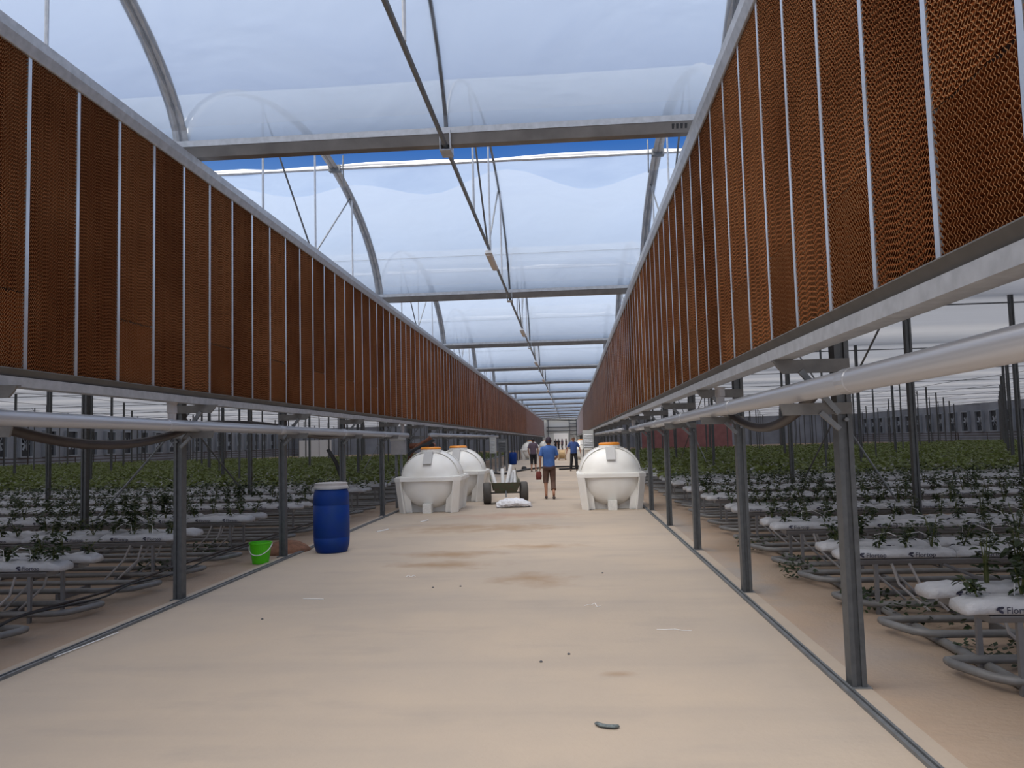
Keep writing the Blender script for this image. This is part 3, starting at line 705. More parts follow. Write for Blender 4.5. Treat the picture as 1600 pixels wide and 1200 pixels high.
indset = set((c[1], c[2], c[3]) for c in ind)
pl_ind = []; far_p = []
far_b = {-1: [], 1: []}
for c in ind:
    _, s_, ri, i, x, y, _o = c
    me = bag_me[(ri * 3 + i) % 5]
    o = link('grow_bag', me, None, (x, y, RZ + 0.002), (0, 0, 0 if s_ > 0 else PI))
    tag(o, 'white plastic grow bag, %s from the aisle in the %s bag row on the %s' % (ordn(i).replace('nearest', 'first'), rowlab(s_, ri), SIDE[s_]), 'grow bag', 'grow bags of the %s house' % SIDE[s_])
    if y < 16:
        for q in ((0.30, 0.72) if s_ > 0 else (0.28, 0.70)):
            lx = q if s_ > 0 else -(q - 1.0) * 0 + q
            p = link('printed_logo', logo_me, o, (q - 0.08, -0.134, 0.018) if s_ > 0 else (q + 0.08, 0.134, 0.018), (0, 0, 0 if s_ > 0 else PI))
    if _ < 11 and (ri + i) % 2 == 0:
        dt = MB()
        for q in (0.35, 0.62):
            dt.tube([(q, 0.02, 0.09), (q + 0.01, 0.02, 0.20), (q + 0.12, 0.0, 0.22), (q + 0.24, -0.05, 0.16), (q + 0.3, -0.1, 0.02)], 0.0035, 5)
        part('drip_tube', dt, M['white'], o)
r = random.Random(5)
allp = []
for c in cand:
    d_, s_, ri, i, x, y, _o = c
    for q in range(4):
        allp.append((d_, s_, ri, i * 4 + q, x + s_ * (0.12 + 0.25 * q) + r.uniform(-.05, .05), y + r.uniform(-.04, .04)))
cntp = 0
for p in allp:
    d_, s_, ri, i, x, y = p
    inview = -0.78 * (y + 0.3) < x < 0.60 * (y + 0.3)
    if y < 3.5: continue
    if r.random() < 0.12 and y < 20: continue
    if cntp < 295 and inview and y < 21:
        cntp += 1
        isbig = (s_ > 0 and ri <= 5 and i in (2, 5)) or r.random() < 0.05
        st, lv = (big if isbig else small)[r.randrange(2 if isbig else 6)]
        t = thing('leafy_plant', 'green leafy plant, %s from the aisle in the %s bag row on the %s' % (ordn(i).replace('nearest', 'first'), rowlab(s_, ri), SIDE[s_]), 'plant', (x, y, RZ + 0.095), (0, 0, r.uniform(0, 6)), 'plants of the %s house' % SIDE[s_])
        sc = r.uniform(.75, 1.2); t.scale = (sc, sc, sc)
        link('stem', st, t); link('leaves', lv, t)
    else:
        far_p.append((x, y, RZ + 0.08, r.uniform(.14, .30) if y < 21 else r.uniform(.10, .26), 0.12 if y < 21 else 0.2))
for s_ in (-1, 1):
    xs0 = 2.36 if s_ > 0 else -4.85
    rows = {}
    for c in cand:
        if (c[1], c[2], c[3]) in indset or c[1] != s_: continue
        rows.setdefault(c[2], []).append(c)
    its = []
    for ri, cs in rows.items():
        xx = sorted(abs(c[4]) for c in cs)
        a, e = xx[0], xx[-1] + 1
        its.append((min(s_ * a, s_ * e), max(s_ * a, s_ * e), ROWY[ri]))
    far_bags(its, 'distant_grow_bags', 'distant rows of white grow bags in the %s house' % SIDE[s_])
    fp = [p for p in far_p if (p[0] > 0) == (s_ > 0)]
    far_plants([p for p in fp if p[1] < 20], 'distant_small_plants', M['leaf'], 'mass of small dark plants on the middle bag rows, %s' % SIDE[s_], nlv=16, lf=0.075)
    far_plants([p for p in fp if p[1] >= 20], 'distant_tall_plants', M['leaf2'], 'band of bright green foliage in the distance, %s' % SIDE[s_], nlv=16, lf=0.13)
# heating pipe loops lying on the ground
for s_ in (-1, 1):
    x0 = 2.42 if s_ > 0 else -4.70
    for i in range(-1, 27):
        ya = 5.12 + 1.135 * i; yb = ya + 0.5
        if ya < 3.5: continue
        xe = min(30, XV[s_] * (ya + 2) + 3)
        if xe < abs(x0) + 0.8: continue
        rr = 0.03; z = 0.075 + (0.012 if i % 2 else 0)
        P = [(s_ * xe, ya, z), (x0 + s_ * 0.32, ya, z), (x0 + s_ * 0.22, ya + 0.02, z), (x0 + s_ * 0.13, ya + 0.10, z), (x0 + s_ * 0.03, yb - 0.10, z), (x0 + s_ * 0.03, yb - 0.03, z), (x0 + s_ * 0.12, yb, z), (s_ * xe, yb, z)]
        t = thing('heating_loop', '%s grey heating pipe loop on the ground of the %s house' % (ordn(i + 1), SIDE[s_]), 'pipe', group='heating pipe loops of the %s house' % SIDE[s_])
        part('pipe', MB().tube(P, rr, 9), M['heat'], t, smooth=True)
        for q in (0.9, 2.6):
            if abs(x0) + q + 0.1 < xe: part('pipe_support', MB().box(*sorted((x0 + s_ * q, x0 + s_ * (q + 0.03))), ya - 0.05, yb + 0.05, -0.01, z - rr + 0.002), M['rack'], t)
# black hoses along the row ends, left
def snake(name, pts, rad, mt, label, cat='hose'):
    P = []
    V = [Vector(p) for p in pts]
    for i in range(len(V) - 1):
        p0 = V[max(i - 1, 0)]; p1 = V[i]; p2 = V[i + 1]; p3 = V[min(i + 2, len(V) - 1)]
        for j in range(6):
            t = j / 6; P.append(0.5 * ((2 * p1) + (-p0 + p2) * t + (2 * p0 - 5 * p1 + 4 * p2 - p3) * t * t + (-p0 + 3 * p1 - 3 * p2 + p3) * t ** 3))
    P.append(V[-1])
    return tag(part(name, MB().tube(P, rad, 8), mt, smooth=True), label, cat)
snake('soil_hose', [(-5.0, 4, 0.1), (-4.98, 5.2, 0.14), (-4.85, 6.2, 0.12), (-4.93, 7.0, 0.15), (-4.78, 7.9, 0.12), (-4.84, 8.6, 0.14), (-4.72, 9.4, 0.13), (-4.85, 11, 0.14), (-4.8, 14, 0.13), (-4.9, 18, 0.12)], 0.011, M['black'], 'thin black hose across the ends of the left heating loops')
snake('soil_hose', [(-5.1, 4, 0.1), (-5.05, 5.4, 0.13), (-4.92, 6.4, 0.13), (-5.05, 7.2, 0.12), (-4.88, 8.1, 0.14), (-4.95, 9.6, 0.14), (-5.0, 12, 0.13), (-4.95, 17, 0.13)], 0.014, M['hose'], 'brown hose beside the thin black one on the left loops')
snake('ditch_pipe', [(2.75, 3.0, 0.03), (2.72, 6.0, 0.03), (2.75, 9.0, 0.03), (2.8, 13.0, 0.03)], 0.035, M['heat'], 'dark supply pipe on the ground under the right loops', 'pipe')
# weeds by the right rows
for (x, y, h_, n_) in ((2.9, 6.9, .22, 1), (2.75, 7.6, .16, 2), (2.55, 9.1, .25, 3), (3.0, 5.9, .10, 4), (2.6, 11.4, .2, 5), (-5.2, 9.9, .2, 6), (-5.3, 11.6, .25, 7)):
    its = [(x + r.uniform(-.25, .25), y + r.uniform(-.2, .2), 0.0, h_, 0.1) for _ in range(9)]
    o = far_plants(its, 'weed_clump', M['leaf'], {1: 'green weeds under the second bag row on the right', 2: 'low weeds by the right pipe loop behind the big post', 3: 'upright weeds beside the third pipe loop on the right', 4: 'flat weeds between the two nearest right loops', 5: 'weeds further back at the right row ends', 6: 'weeds behind the left rows near the bucket', 7: 'taller weeds behind the lime green bucket'}[n_], nlv=14, lf=0.05)
    o['category'] = 'weeds'; o['kind'] = 'stuff'
tag(part('earth_pile', MB().loft([(-4.42, 12.2, -0.02, 0.42, 0.5), (-4.42, 12.2, 0.06, 0.34, 0.4), (-4.4, 12.2, 0.13, 0.2, 0.25), (-4.4, 12.2, 0.16, 0.05, 0.08)], 18), M['redearth'], smooth=True), 'small heap of reddish earth behind the blue barrel', 'earth heap')

# ------------------------------------------------------------------ tanks
def tank_meshes():
    D = {}
    RX, L, zf, zt = 0.73, 1.75, 0.77, 1.43
    def shell(zs, top):
        mb = MB(); nu = 40; nv = 10; vs = []
        for i in range(nv + 1):
            ph = (PI / 2) * i / nv; k = math.cos(ph); z = zf + (zt - zf) * math.sin(ph) if top else zf - (zf - 0.06) * math.sin(ph)
            for j in range(nu):
                a = 2 * PI * j / nu; c, q = math.cos(a), math.sin(a)
                ex = 0.80 if top else 0.52
                x = RX * k * math.copysign(abs(c) ** ex, c); y = (L / 2) * (k ** (0.8 if top else 0.38)) * math.copysign(abs(q) ** ex, q)
                vs.append((x, y, z))
        fs = [(i * nu + j, i * nu + (j + 1) % nu, (i + 1) * nu + (j + 1) % nu, (i + 1) * nu + j) for i in range(nv) for j in range(nu)]
        mb.add(vs, fs); mb.f.append(tuple(nv * nu + j for j in range(nu))); mb.mi.append(0)
        return mb
    D['upper_shell'] = (shell(0, True).mesh('upper_shell', M['tank'], True), 0)
    D['lower_shell'] = (shell(0, False).mesh('lower_shell', M['tank'], True), 0)
    # flange with chamfered corners
    def ocg(e): 
        X, Y, c = RX + e, L / 2 + e, 0.16
        return [(-X + c, -Y), (X - c, -Y), (X, -Y + c), (X, Y - c), (X - c, Y), (-X + c, Y), (-X, Y - c), (-X, -Y + c)]
    fl = MB(); fl.extr(ocg(0.045), 'z', zf - 0.045, zf + 0.035); fl.extr(ocg(0.02), 'z', zf + 0.035, zf + 0.055)
    D['flange'] = (fl.mesh('flange', M['tank']), 0)
    # four corner legs and recessed webs between them
    n_ = 0
    for sx2 in (-1, 1):
        for sy2 in (-1, 1):
            lg = MB(); xo, yo = sx2 * (RX + 0.03), sy2 * (L / 2 + 0.03); xb, yb = sx2 * (RX - 0.05), sy2 * (L / 2 - 0.05)
            vs = []
            for (X, Y, z) in ((xo, yo, zf - 0.04), (xb, yb, 0.0)):
                c = 0.13; e = 0.165 if z > 0.1 else 0.15
                vs += [(X, Y - sy2 * c, z), (X - sx2 * c, Y, z), (X - sx2 * (c + 0.03), Y, z), (X - sx2 * e, Y - sy2 * 0.30, z), (X - sx2 * 0.30, Y - sy2 * e, z), (X, Y - sy2 * (c + 0.03), z)]
            lg.add(vs, [(i, (i + 1) % 6, 6 + (i + 1) % 6, 6 + i) for i in range(6)] + [(0, 1, 2, 3, 4, 5), (6, 7, 8, 9, 10, 11)])
            D['leg%d' % n_] = (lg.mesh('leg', M['tank']), 0); n_ += 1
    for sy2 in (-1, 1):
        D['ew%d' % sy2] = (MB().add([(x, sy2 * y, z) for (x, y, z) in ((-RX + 0.06, 0.52, 0.0), (RX - 0.06, 0.52, 0.0), (RX - 0.02, 0.50, zf), (-RX + 0.02, 0.50, zf), (-RX + 0.06, 0.48, 0.0), (RX - 0.06, 0.48, 0.0), (RX - 0.02, 0.46, zf), (-RX + 0.02, 0.46, zf))],
             [(0, 1, 2, 3), (4, 5, 6, 7), (0, 1, 5, 4), (1, 2, 6, 5), (2, 3, 7, 6), (3, 0, 4, 7)]).mesh('end_web', M['tank']), 0)
        D['sw%d' % sy2] = (MB().add([(sy2 * x, y, z) for (x, y, z) in ((RX - 0.11, -0.7, 0.0), (RX - 0.11, 0.7, 0.0), (RX - 0.04, 0.75, zf), (RX - 0.04, -0.75, zf), (RX - 0.15, -0.7, 0.0), (RX - 0.15, 0.7, 0.0), (RX - 0.08, 0.75, zf), (RX - 0.08, -0.75, zf))],
             [(0, 1, 2, 3), (4, 5, 6, 7), (0, 1, 5, 4), (1, 2, 6, 5), (2, 3, 7, 6), (3, 0, 4, 7)]).mesh('side_web', M['tank']), 0)
    rb = MB()
    for yy in (-0.42, 0.0, 0.42):
        P = [(RX * math.cos(a) * 1.008, yy, zf + (zt - zf) * math.sin(a) * 1.008) for a in [PI * i / 20 for i in range(1, 20)]]
        kk = (1 - abs(yy / (L / 2)) ** 2.5) ** 0.4
        P = [(p[0] * kk, p[1], zf + (p[2] - zf) * kk + 0.006) for p in P]
        rb.tube(P, [(0.028, 0.008)] * len(P), 6)
    D['rib'] = (rb.mesh('rib', M['tank'], True), 0)
    D['centre_foot'] = (MB().box(-0.10, 0.10, -L / 2 - 0.06, -L / 2 + 0.25, 0.0, 0.21).mesh('centre_foot', M['tank_foot']), 0)
    D['patch'] = (MB().add([(-0.10, -0.845, 1.12), (0.10, -0.845, 1.12), (0.10, -0.60, 1.40), (-0.10, -0.60, 1.40), (-0.10, -0.79, 1.12), (0.10, -0.79, 1.12), (0.10, -0.5, 1.38), (-0.10, -0.5, 1.38)], [(0, 1, 2, 3), (4, 5, 6, 7), (0, 1, 5, 4), (1, 2, 6, 5), (2, 3, 7, 6), (3, 0, 4, 7)]).mesh('grey_plate', M['patch']), 0)
    D['neck'] = (MB().loft([(0, -0.25, 1.36, 0.25, 0.25), (0, -0.25, 1.445, 0.24, 0.24)], 28).mesh('neck', M['tank']), 0)
    D['lid'] = (MB().loft([(0, -0.25, 1.445, 0.245, 0.245), (0, -0.25, 1.475, 0.245, 0.245), (0, -0.25, 1.482, 0.235, 0.235), (0, -0.25, 1.50, 0.22, 0.22), (0, -0.25, 1.505, 0.1, 0.1)], 28).mesh('lid', M['orange']), 0)
    return D
TD = tank_meshes()
for (x, y, lab) in ((-3.27, 19.1, 'cream plastic tank with orange lid, front one of the left pair'), (-3.05, 22.2, 'cream plastic tank with orange lid, standing behind the front left tank'),
                    (0.93, 19.0, 'cream plastic tank with orange lid on the right side of the aisle'), (-3.2, 67.0, 'white tank far down the left side behind the man in grey'),
                    (-3.2, 108.0, 'most distant white tank on the left, beside the head of the man in front'), (0.95, 62.0, 'distant white tank on the right beside the grey cabinet')):
    t = thing('water_tank', lab, 'tank', (x, y, 0))
    if y > 40: t.scale = (1.05, 1.1, 1.05)
    for k_, (me, _) in TD.items(): link(me.name.split('.')[0], me, t)

# ------------------------------------------------------------------ barrel, bucket
t = thing('blue_barrel', 'tall blue plastic barrel with pale lid left of the aisle', 'barrel', (-3.62, 12.0, 0))
part('body', MB().loft([(0, 0, 0.0, 0.22, 0.22), (0, 0, 0.02, 0.235, 0.235), (0, 0, 0.12, 0.262, 0.262), (0, 0, 0.22, 0.27, 0.27), (0, 0, 0.225, 0.265, 0.265), (0, 0, 0.235, 0.27, 0.27), (0, 0, 0.70, 0.27, 0.27), (0, 0, 0.705, 0.265, 0.265), (0, 0, 0.715, 0.27, 0.27), (0, 0, 0.84, 0.266, 0.266), (0, 0, 0.93, 0.247, 0.247), (0, 0, 0.955, 0.235, 0.235)], 36), M['blue'], t, smooth=True)
part('lid', MB().loft([(0, 0, 0.952, 0.255, 0.255), (0, 0, 0.975, 0.257, 0.257), (0, 0, 1.0, 0.245, 0.245), (0, 0, 1.035, 0.245, 0.245), (0, 0, 1.04, 0.22, 0.22)], 36), M['lid'], t)
part('rim_band', MB().loft([(0, 0, 0.948, 0.262, 0.262), (0, 0, 0.966, 0.262, 0.262)], 36), M['galv'], t)
t = thing('green_bucket', 'lime green plastic bucket with white handle by the left posts', 'bucket', (-4.33, 11.0, -0.01))
part('body', MB().loft([(0, 0, 0.0, 0.105, 0.105), (0, 0, 0.005, 0.11, 0.11), (0, 0, 0.27, 0.148, 0.148), (0, 0, 0.275, 0.158, 0.158), (0, 0, 0.295, 0.158, 0.158), (0, 0, 0.295, 0.146, 0.146), (0, 0, 0.02, 0.105, 0.105)], 32), M['green'], t, smooth=False)
part('handle', MB().tube([(0.158 * math.cos(a), 0.02 - 0.165 * math.sin(a), 0.265 - 0.14 * math.sin(a)) for a in [PI * i / 16 for i in range(17)]], 0.0065, 8), M['white'], t, smooth=True)

# ------------------------------------------------------------------ cart with tubes
t = thing('hand_cart', 'small two-wheeled green cart standing in the middle of the aisle', 'cart', (-1.66, 20.6, 0), (0, 0, 0.12))
wh = MB()
for (x, ) in ((0,),):
    P = [(0.09, 0.20), (0.10, 0.235), (0.09, 0.262), (0.06, 0.275), (-0.06, 0.275), (-0.09, 0.262), (-0.10, 0.235), (-0.09, 0.20)]
    n = 28; vs = []; 
    for j in range(n):
        a = 2 * PI * j / n
        for (xx, rr) in P: vs.append((xx, rr * math.cos(a), 0.275 + rr * math.sin(a)))
    m_ = len(P); wh.add(vs, [(j * m_ + i, j * m_ + (i + 1) % m_, ((j + 1) % n) * m_ + (i + 1) % m_, ((j + 1) % n) * m_ + i) for j in range(n) for i in range(m_)])
wme = wh.mesh('tyre', mat('dusty_tyre', (0.075, 0.068, 0.062), 0.8, var=0.2), True)
rim = MB().tube([(-0.05, 0, 0.275), (0.05, 0, 0.275)], 0.205, 20).mesh('hub', M['cart'])
for x in (-0.47, 0.47):
    w_ = link('wheel', wme, t, (x, 0, 0)); link('hub', rim, w_)
part('axle', MB().tube([(-0.47, 0, 0.275), (0.47, 0, 0.275)], 0.02, 8), M['galv_dark'], t)
b = MB(); b.add([(-0.26, -0.26, 0.30), (0.26, -0.26, 0.30), (0.36, -0.36, 0.55), (-0.36, -0.36, 0.55), (-0.26, -0.24, 0.30), (0.26, -0.24, 0.30), (0.36, -0.335, 0.55), (-0.36, -0.335, 0.55)],
                [(0, 1, 2, 3), (4, 5, 6, 7), (0, 1, 5, 4), (1, 2, 6, 5), (2, 3, 7, 6), (3, 0, 4, 7)])
part('front_panel', b, M['cart'], t)
part('floor_plate', MB().box(-0.27, 0.27, -0.25, 0.6, 0.285, 0.30), M['cart'], t)
for x in (-1, 1):
    part('side_panel', MB().add([(x * 0.26, -0.25, 0.30), (x * 0.26, 0.6, 0.30), (x * 0.38, 0.75, 0.62), (x * 0.36, -0.35, 0.55), (x * 0.275, -0.25, 0.30), (x * 0.275, 0.6, 0.30), (x * 0.395, 0.75, 0.62), (x * 0.375, -0.35, 0.55)],
         [(0, 1, 2, 3), (4, 5, 6, 7), (0, 1, 5, 4), (1, 2, 6, 5), (2, 3, 7, 6), (3, 0, 4, 7)]), M['cart'], t)
    part('handle_bar', MB().tube([(x * 0.30, 0.4, 0.32), (x * 0.36, 1.0, 0.62), (x * 0.34, 1.6, 0.85)], 0.016, 8), M['cart'], t)
part('tow_leg', MB().bar((0, -0.27, 0.34), (0, -0.30, 0.18), 0.03), M['galv_dark'], t)
for i, (x, dx, L, lab) in enumerate(((-0.20, -0.17, 0.64, 'leftmost white tube leaning in the green cart'), (-0.06, -0.02, 0.66, 'white tube second from the left in the green cart'), (0.0, 0.14, 0.78, 'longest white tube, crossing the others in the cart'), (0.10, 0.06, 0.55, 'short white tube half hidden between its neighbours in the cart'), (0.24, -0.04, 0.60, 'rightmost white tube standing in the green cart'))):
    p0 = Vector((x - 1.66, 20.50 + 0.07 * i, 0.335)); p1 = p0 + Vector((dx, 0.18, L * 0.82))
    b = MB(); P = [p0, p1]; n = 16
    b.tube([p0, p1], 0.048, n, cap=False); b.tube([p0 + (p1 - p0) * 0.01, p1 - (p1 - p0) * 0.004], 0.042, n, cap=True)
    tag(part('white_tube', b, M['white'], smooth=False), lab, 'tube', 'white tubes in the cart')
# plastic sack
b = MB(); n, m_ = 16, 12; rr = random.Random(3); vs = []
for i in range(n + 1):
    q = i / n; e = math.sin(PI * min(1, max(0.04, q))) ** 0.4
    for j in range(m_):
        a = 2 * PI * j / m_; vs.append((-0.44 + 0.88 * q, 0.26 * e * math.cos(a) + rr.uniform(-.02, .02), max(0.0, 0.09 * e + 0.09 * e * math.sin(a) * 1.1 + rr.uniform(-.014, .014)) * (1.4 - 0.35 * q)))
b.add(vs, [(i * m_ + j, i * m_ + (j + 1) % m_, (i + 1) * m_ + (j + 1) % m_, (i + 1) * m_ + j) for i in range(n) for j in range(m_)] + [tuple(range(m_)), tuple(n * m_ + j for j in range(m_))])
tag(part('plastic_sack', b, mat('crinkled_white_sack', (0.72, 0.72, 0.76), 0.35, bump=1, bscale=18), loc=(-1.36, 19.4, 0), rot=(0, 0, 0.2)), 'crumpled white plastic sack on the floor before the cart', 'sack')

# ------------------------------------------------------------------ people
def person(x, y, rz, H, spec, label, detail=True):
    """facing +y in local space"""
    k = H / 1.70
    t = thing('person', label, 'person', (x, y, 0), (0, 0, rz)); t.scale = (k, k, k)
    hipL, hipR = Vector((-0.09, 0, 0.90)), Vector((0.09, 0, 0.90))
    J = spec
    verts = []; edges = []; rad = []
    def V(p, r_): verts.append(Vector(p)); rad.append(r_ if isinstance(r_, tuple) else (r_, r_)); return len(verts) - 1
    pel = V((0, 0, 0.94), (0.13, 0.10)); ch = V((0, 0.0, 1.15), (0.12, 0.09)); c2 = V((0, 0, 1.32), (0.14, 0.095)); nk = V((0, 0.0, 1.44), 0.06); hd = V((0, 0.015, 1.52), 0.055)
    edges += [(pel, ch), (ch, c2), (c2, nk), (nk, hd)]
    ends = {}
    for sgn, nm in ((-1, 'L'), (1, 'R')):
        leg = J['leg' + nm]
        a = V((sgn * 0.10, 0, 0.86), 0.088); b_ = V(leg[0], 0.058); d = V(leg[1], 0.040); fo = V(Vector(leg[1]) + Vector((0, 0.04, -0.045)), 0.038); toe = V(leg[2], 0.028)
        edges += [(pel, a), (a, b_), (b_, d), (d, fo), (fo, toe)]
        arm = J['arm' + nm]
        s0 = V((sgn * 0.17, 0, 1.38), 0.055); e0 = V(arm[0], 0.040); w0 = V(arm[1], 0.026); h0 = V(Vector(arm[1]) + (Vector(arm[1]) - Vector(arm[0])).normalized() * 0.075, (0.034, 0.018))
        edges += [(c2, s0), (s0, e0), (e0, w0), (w0, h0)]
        ends[nm] = (Vector(arm[1]), (Vector(arm[1]) - Vector(arm[0])).normalized(), sgn)
    me = bpy.data.meshes.new('b'); me.from_pydata(verts, edges, [])
    o = bpy.data.objects.new('b', me); col.objects.link(o)
    mo = o.modifiers.new('s', 'SKIN'); 
    for i, sv in enumerate(me.skin_vertices[0].data): sv.radius = rad[i]; sv.use_root = (i == 0)
    ms = o.modifiers.new('u', 'SUBSURF'); ms.levels = 1 if not detail else 2; ms.render_levels = ms.levels
    C.view_layer.update()
    bm_ = bpy.data.meshes.new_from_object(o.evaluated_get(C.evaluated_depsgraph_get())); bpy.data.objects.remove(o)
    mb = MB(); mb.add([tuple(v.co) for v in bm_.vertices], [tuple(p.vertices) for p in bm_.polygons])
    # head with nose, ears
    n1 = len(mb.v)
    rings = [(0, 0.03, 1.475, 0.035, 0.04), (0, 0.03, 1.50, 0.058, 0.072), (0, 0.022, 1.54, 0.070, 0.088), (0, 0.015, 1.58, 0.075, 0.095), (0, 0.01, 1.62, 0.074, 0.095), (0, 0.005, 1.66, 0.062, 0.080), (0, 0.0, 1.688, 0.035, 0.045)]
    mb.loft(rings, 18)
    mb.tube([(0, 0.095, 1.60), (0, 0.125, 1.565), (0, 0.10, 1.555)], [0.008, 0.014, 0.008], 6)
    for sg in (-1, 1): mb.tube([(sg * 0.072, 0.0, 1.60), (sg * 0.085, -0.005, 1.585), (sg * 0.074, 0.0, 1.555)], [0.010, 0.016, 0.008], 6)
    if detail:
        for nm, (w, d, sgn) in ends.items():
            ac = Vector((0, 1, 0)); ac = (ac - d * ac.dot(d)).normalized(); side = d.cross(ac)
            for q in range(4):
                off = ac * (0.028 - 0.018 * q); b0 = w + d * 0.07 + off; LL = (0.065, 0.075, 0.07, 0.055)[q]
                mb.tube([b0, b0 + d * LL * 0.5 - side * sgn * 0.0, b0 + d * LL * 0.95 - side * sgn * 0.018 * -1], [0.009, 0.008, 0.006], 6)
            b0 = w + d * 0.03 + ac * 0.026; mb.tube([b0, b0 + ac * 0.022 + d * 0.03, b0 + ac * 0.026 + d * 0.06], [0.011, 0.010, 0.007], 6)
    part('body', mb, M['skin'], t, smooth=True)
    # face marks
    fm_ = MB()
    for sg in (-1, 1): fm_.tube([(sg * 0.03 - 0.012, 0.098, 1.595), (sg * 0.03 + 0.012, 0.098, 1.595)], 0.006, 6)
    fm_.tube([(-0.022, 0.098, 1.525), (0.022, 0.098, 1.525)], 0.004, 6); part('face_features', fm_, M['black'], t)
    # hair
    hr = MB().loft([(0, -0.018, 1.53, 0.072, 0.078), (0, -0.012, 1.57, 0.080, 0.092), (0, -0.006, 1.62, 0.081, 0.098), (0, -0.002, 1.665, 0.068, 0.088), (0, -0.002, 1.70, 0.035, 0.045)], 18)
    part('cap' if spec.get('cap') else 'hair', hr, spec['hair'], t, smooth=True)
    if spec.get('cap'):
        part('cap_peak', MB().box(-0.065, 0.065, 0.06, 0.165, 1.625, 1.637), spec['hair'], t)
    # shirt: torso and sleeves
    bel = spec.get('belly', 0.0)
    sh = MB().loft([(0, 0.0, 0.88, 0.168, 0.118 + bel), (0, 0.0 + bel * .5, 0.98, 0.160, 0.115 + bel), (0, 0.0 + bel * .3, 1.12, 0.163, 0.112 + bel * .8), (0, 0, 1.25, 0.182, 0.118), (0, 0, 1.36, 0.198, 0.112), (0, -0.005, 1.42, 0.165, 0.088), (0, -0.008, 1.455, 0.082, 0.066), (0, 0, 1.47, 0.066, 0.062)], 24, cap=False, sq=2.4)
    for sgn, nm in ((-1, 'L'), (1, 'R')):
        s0 = Vector((sgn * 0.165, 0, 1.38)); e0 = Vector(J['arm' + nm][0]); q = spec.get('sleeve', 0.75)
        sh.tube([Vector((sgn * 0.11, 0, 1.385)), s0, s0.lerp(e0, q * .5), s0.lerp(e0, q)], [0.07, 0.068, 0.06, 0.062], 12, cap=False)
    part('shirt', sh, spec['shirt'], t, smooth=True)
    tr = MB().loft([(0, 0, 0.80, 0.165, 0.118), (0, 0, 0.90, 0.164, 0.116 + bel * .6), (0, 0, 0.98, 0.150, 0.108 + bel * .7)], 20, sq=2.6)
    for sgn, nm in ((-1, 'L'), (1, 'R')):
        hp = Vector((sgn * 0.085, 0, 0.84)); kn = Vector(J['leg' + nm][0]); an = Vector(J['leg' + nm][1]); q = spec['cuff' + nm]
        P = [hp + Vector((0, 0, 0.05)), hp, hp.lerp(kn, .5), kn]; R_ = [0.095, 0.098, 0.088, 0.075]
        if q > 0: P += [kn.lerp(an, q * .5), kn.lerp(an, q)]; R_ += [0.070, 0.068]
        tr.tube(P, R_, 14, cap=False)
    part('trousers', tr, spec['pants'], t, smooth=True)
    shoe = MB()
    for nm in ('L', 'R'):
        a = Vector(J['leg' + nm][1]); tt = Vector(J['leg' + nm][2])
        shoe.tube([Vector((a.x, a.y - 0.045, tt.z + 0.008)), Vector((a.x, a.y + 0.02, tt.z + 0.015)), Vector((tt.x, tt.y - 0.03, tt.z + 0.006)), Vector((tt.x, tt.y + 0.03, tt.z))], [(0.034, 0.030), (0.040, 0.042), (0.045, 0.03), (0.03, 0.02)], 10)
    part('shoes', shoe, spec['shoe'], t, smooth=True)
    return t
blue_sh = mat('blue_shirt', (0.055, 0.14, 0.40), 0.8, var=0.25, scale=7, bump=.5, bscale=9); polo = mat('dark_blue_polo', (0.04, 0.085, 0.27), 0.8, var=0.2)
grey_sh = mat('purple_grey_shirt', (0.105, 0.075, 0.105), 0.85); brown_p = mat('brown_trousers', (0.135, 0.075, 0.055), 0.85, var=0.3, scale=9); black_p = mat('black_trousers', (0.012, 0.011, 0.014), 0.8)
hair_m = mat('dark_hair', (0.012, 0.009, 0.012), 0.7); cap_m = mat('dark_cap', (0.03, 0.018, 0.03), 0.8); hat_m = mat('grey_cap', (0.09, 0.09, 0.08), 0.8)
shoe_m = mat('dark_sandals', (0.06, 0.04, 0.035), 0.7)
walk = dict(legL=[(-0.10, 0.10, 0.49), (-0.10, -0.02, 0.10), (-0.10, 0.14, 0.03)], legR=[(0.10, 0.06, 0.49), (0.105, -0.22, 0.16), (0.11, -0.10, 0.03)],
            armL=[(-0.24, -0.05, 1.13), (-0.24, 0.02, 0.90)], armR=[(0.23, 0.02, 1.14), (0.15, 0.22, 1.06)])
p1 = dict(walk, shirt=blue_sh, pants=brown_p, hair=cap_m, cap=True, cuffL=0.15, cuffR=0.72, shoe=shoe_m, sleeve=.8)
person(-0.56, 21.9, 0.05, 1.68, p1, 'man in blue T-shirt and rolled brown trousers walking away, dark cap')
p2 = dict(legL=[(-0.09, 0.03, 0.48), (-0.10, -0.12, 0.12), (-0.10, 0.02, 0.03)], legR=[(0.09, 0.10, 0.49), (0.11, 0.02, 0.10), (0.11, 0.16, 0.03)],
          armL=[(-0.25, -0.04, 1.12), (-0.20, 0.03, 0.86)], armR=[(0.24, 0.0, 1.12), (0.25, 0.06, 0.86)], shirt=grey_sh, pants=black_p, hair=hair_m, cuffL=0.3, cuffR=0.3, shoe=shoe_m)
person(-1.83, 40.9, 0.0, 1.72, p2, 'man in dark purple-grey T-shirt and black three-quarter trousers, left of aisle middle')
p3 = dict(legL=[(-0.12, 0.06, 0.48), (-0.13, 0.0, 0.09), (-0.14, 0.15, 0.03)], legR=[(0.12, 0.04, 0.48), (0.16, 0.0, 0.09), (0.17, 0.15, 0.03)],
          armL=[(-0.30, -0.02, 1.14), (-0.34, 0.06, 0.90)], armR=[(0.30, -0.02, 1.14), (0.36, 0.06, 0.90)], shirt=polo, pants=black_p, hair=hat_m, cap=True, cuffL=0.95, cuffR=0.95, shoe=shoe_m, belly=0.03)
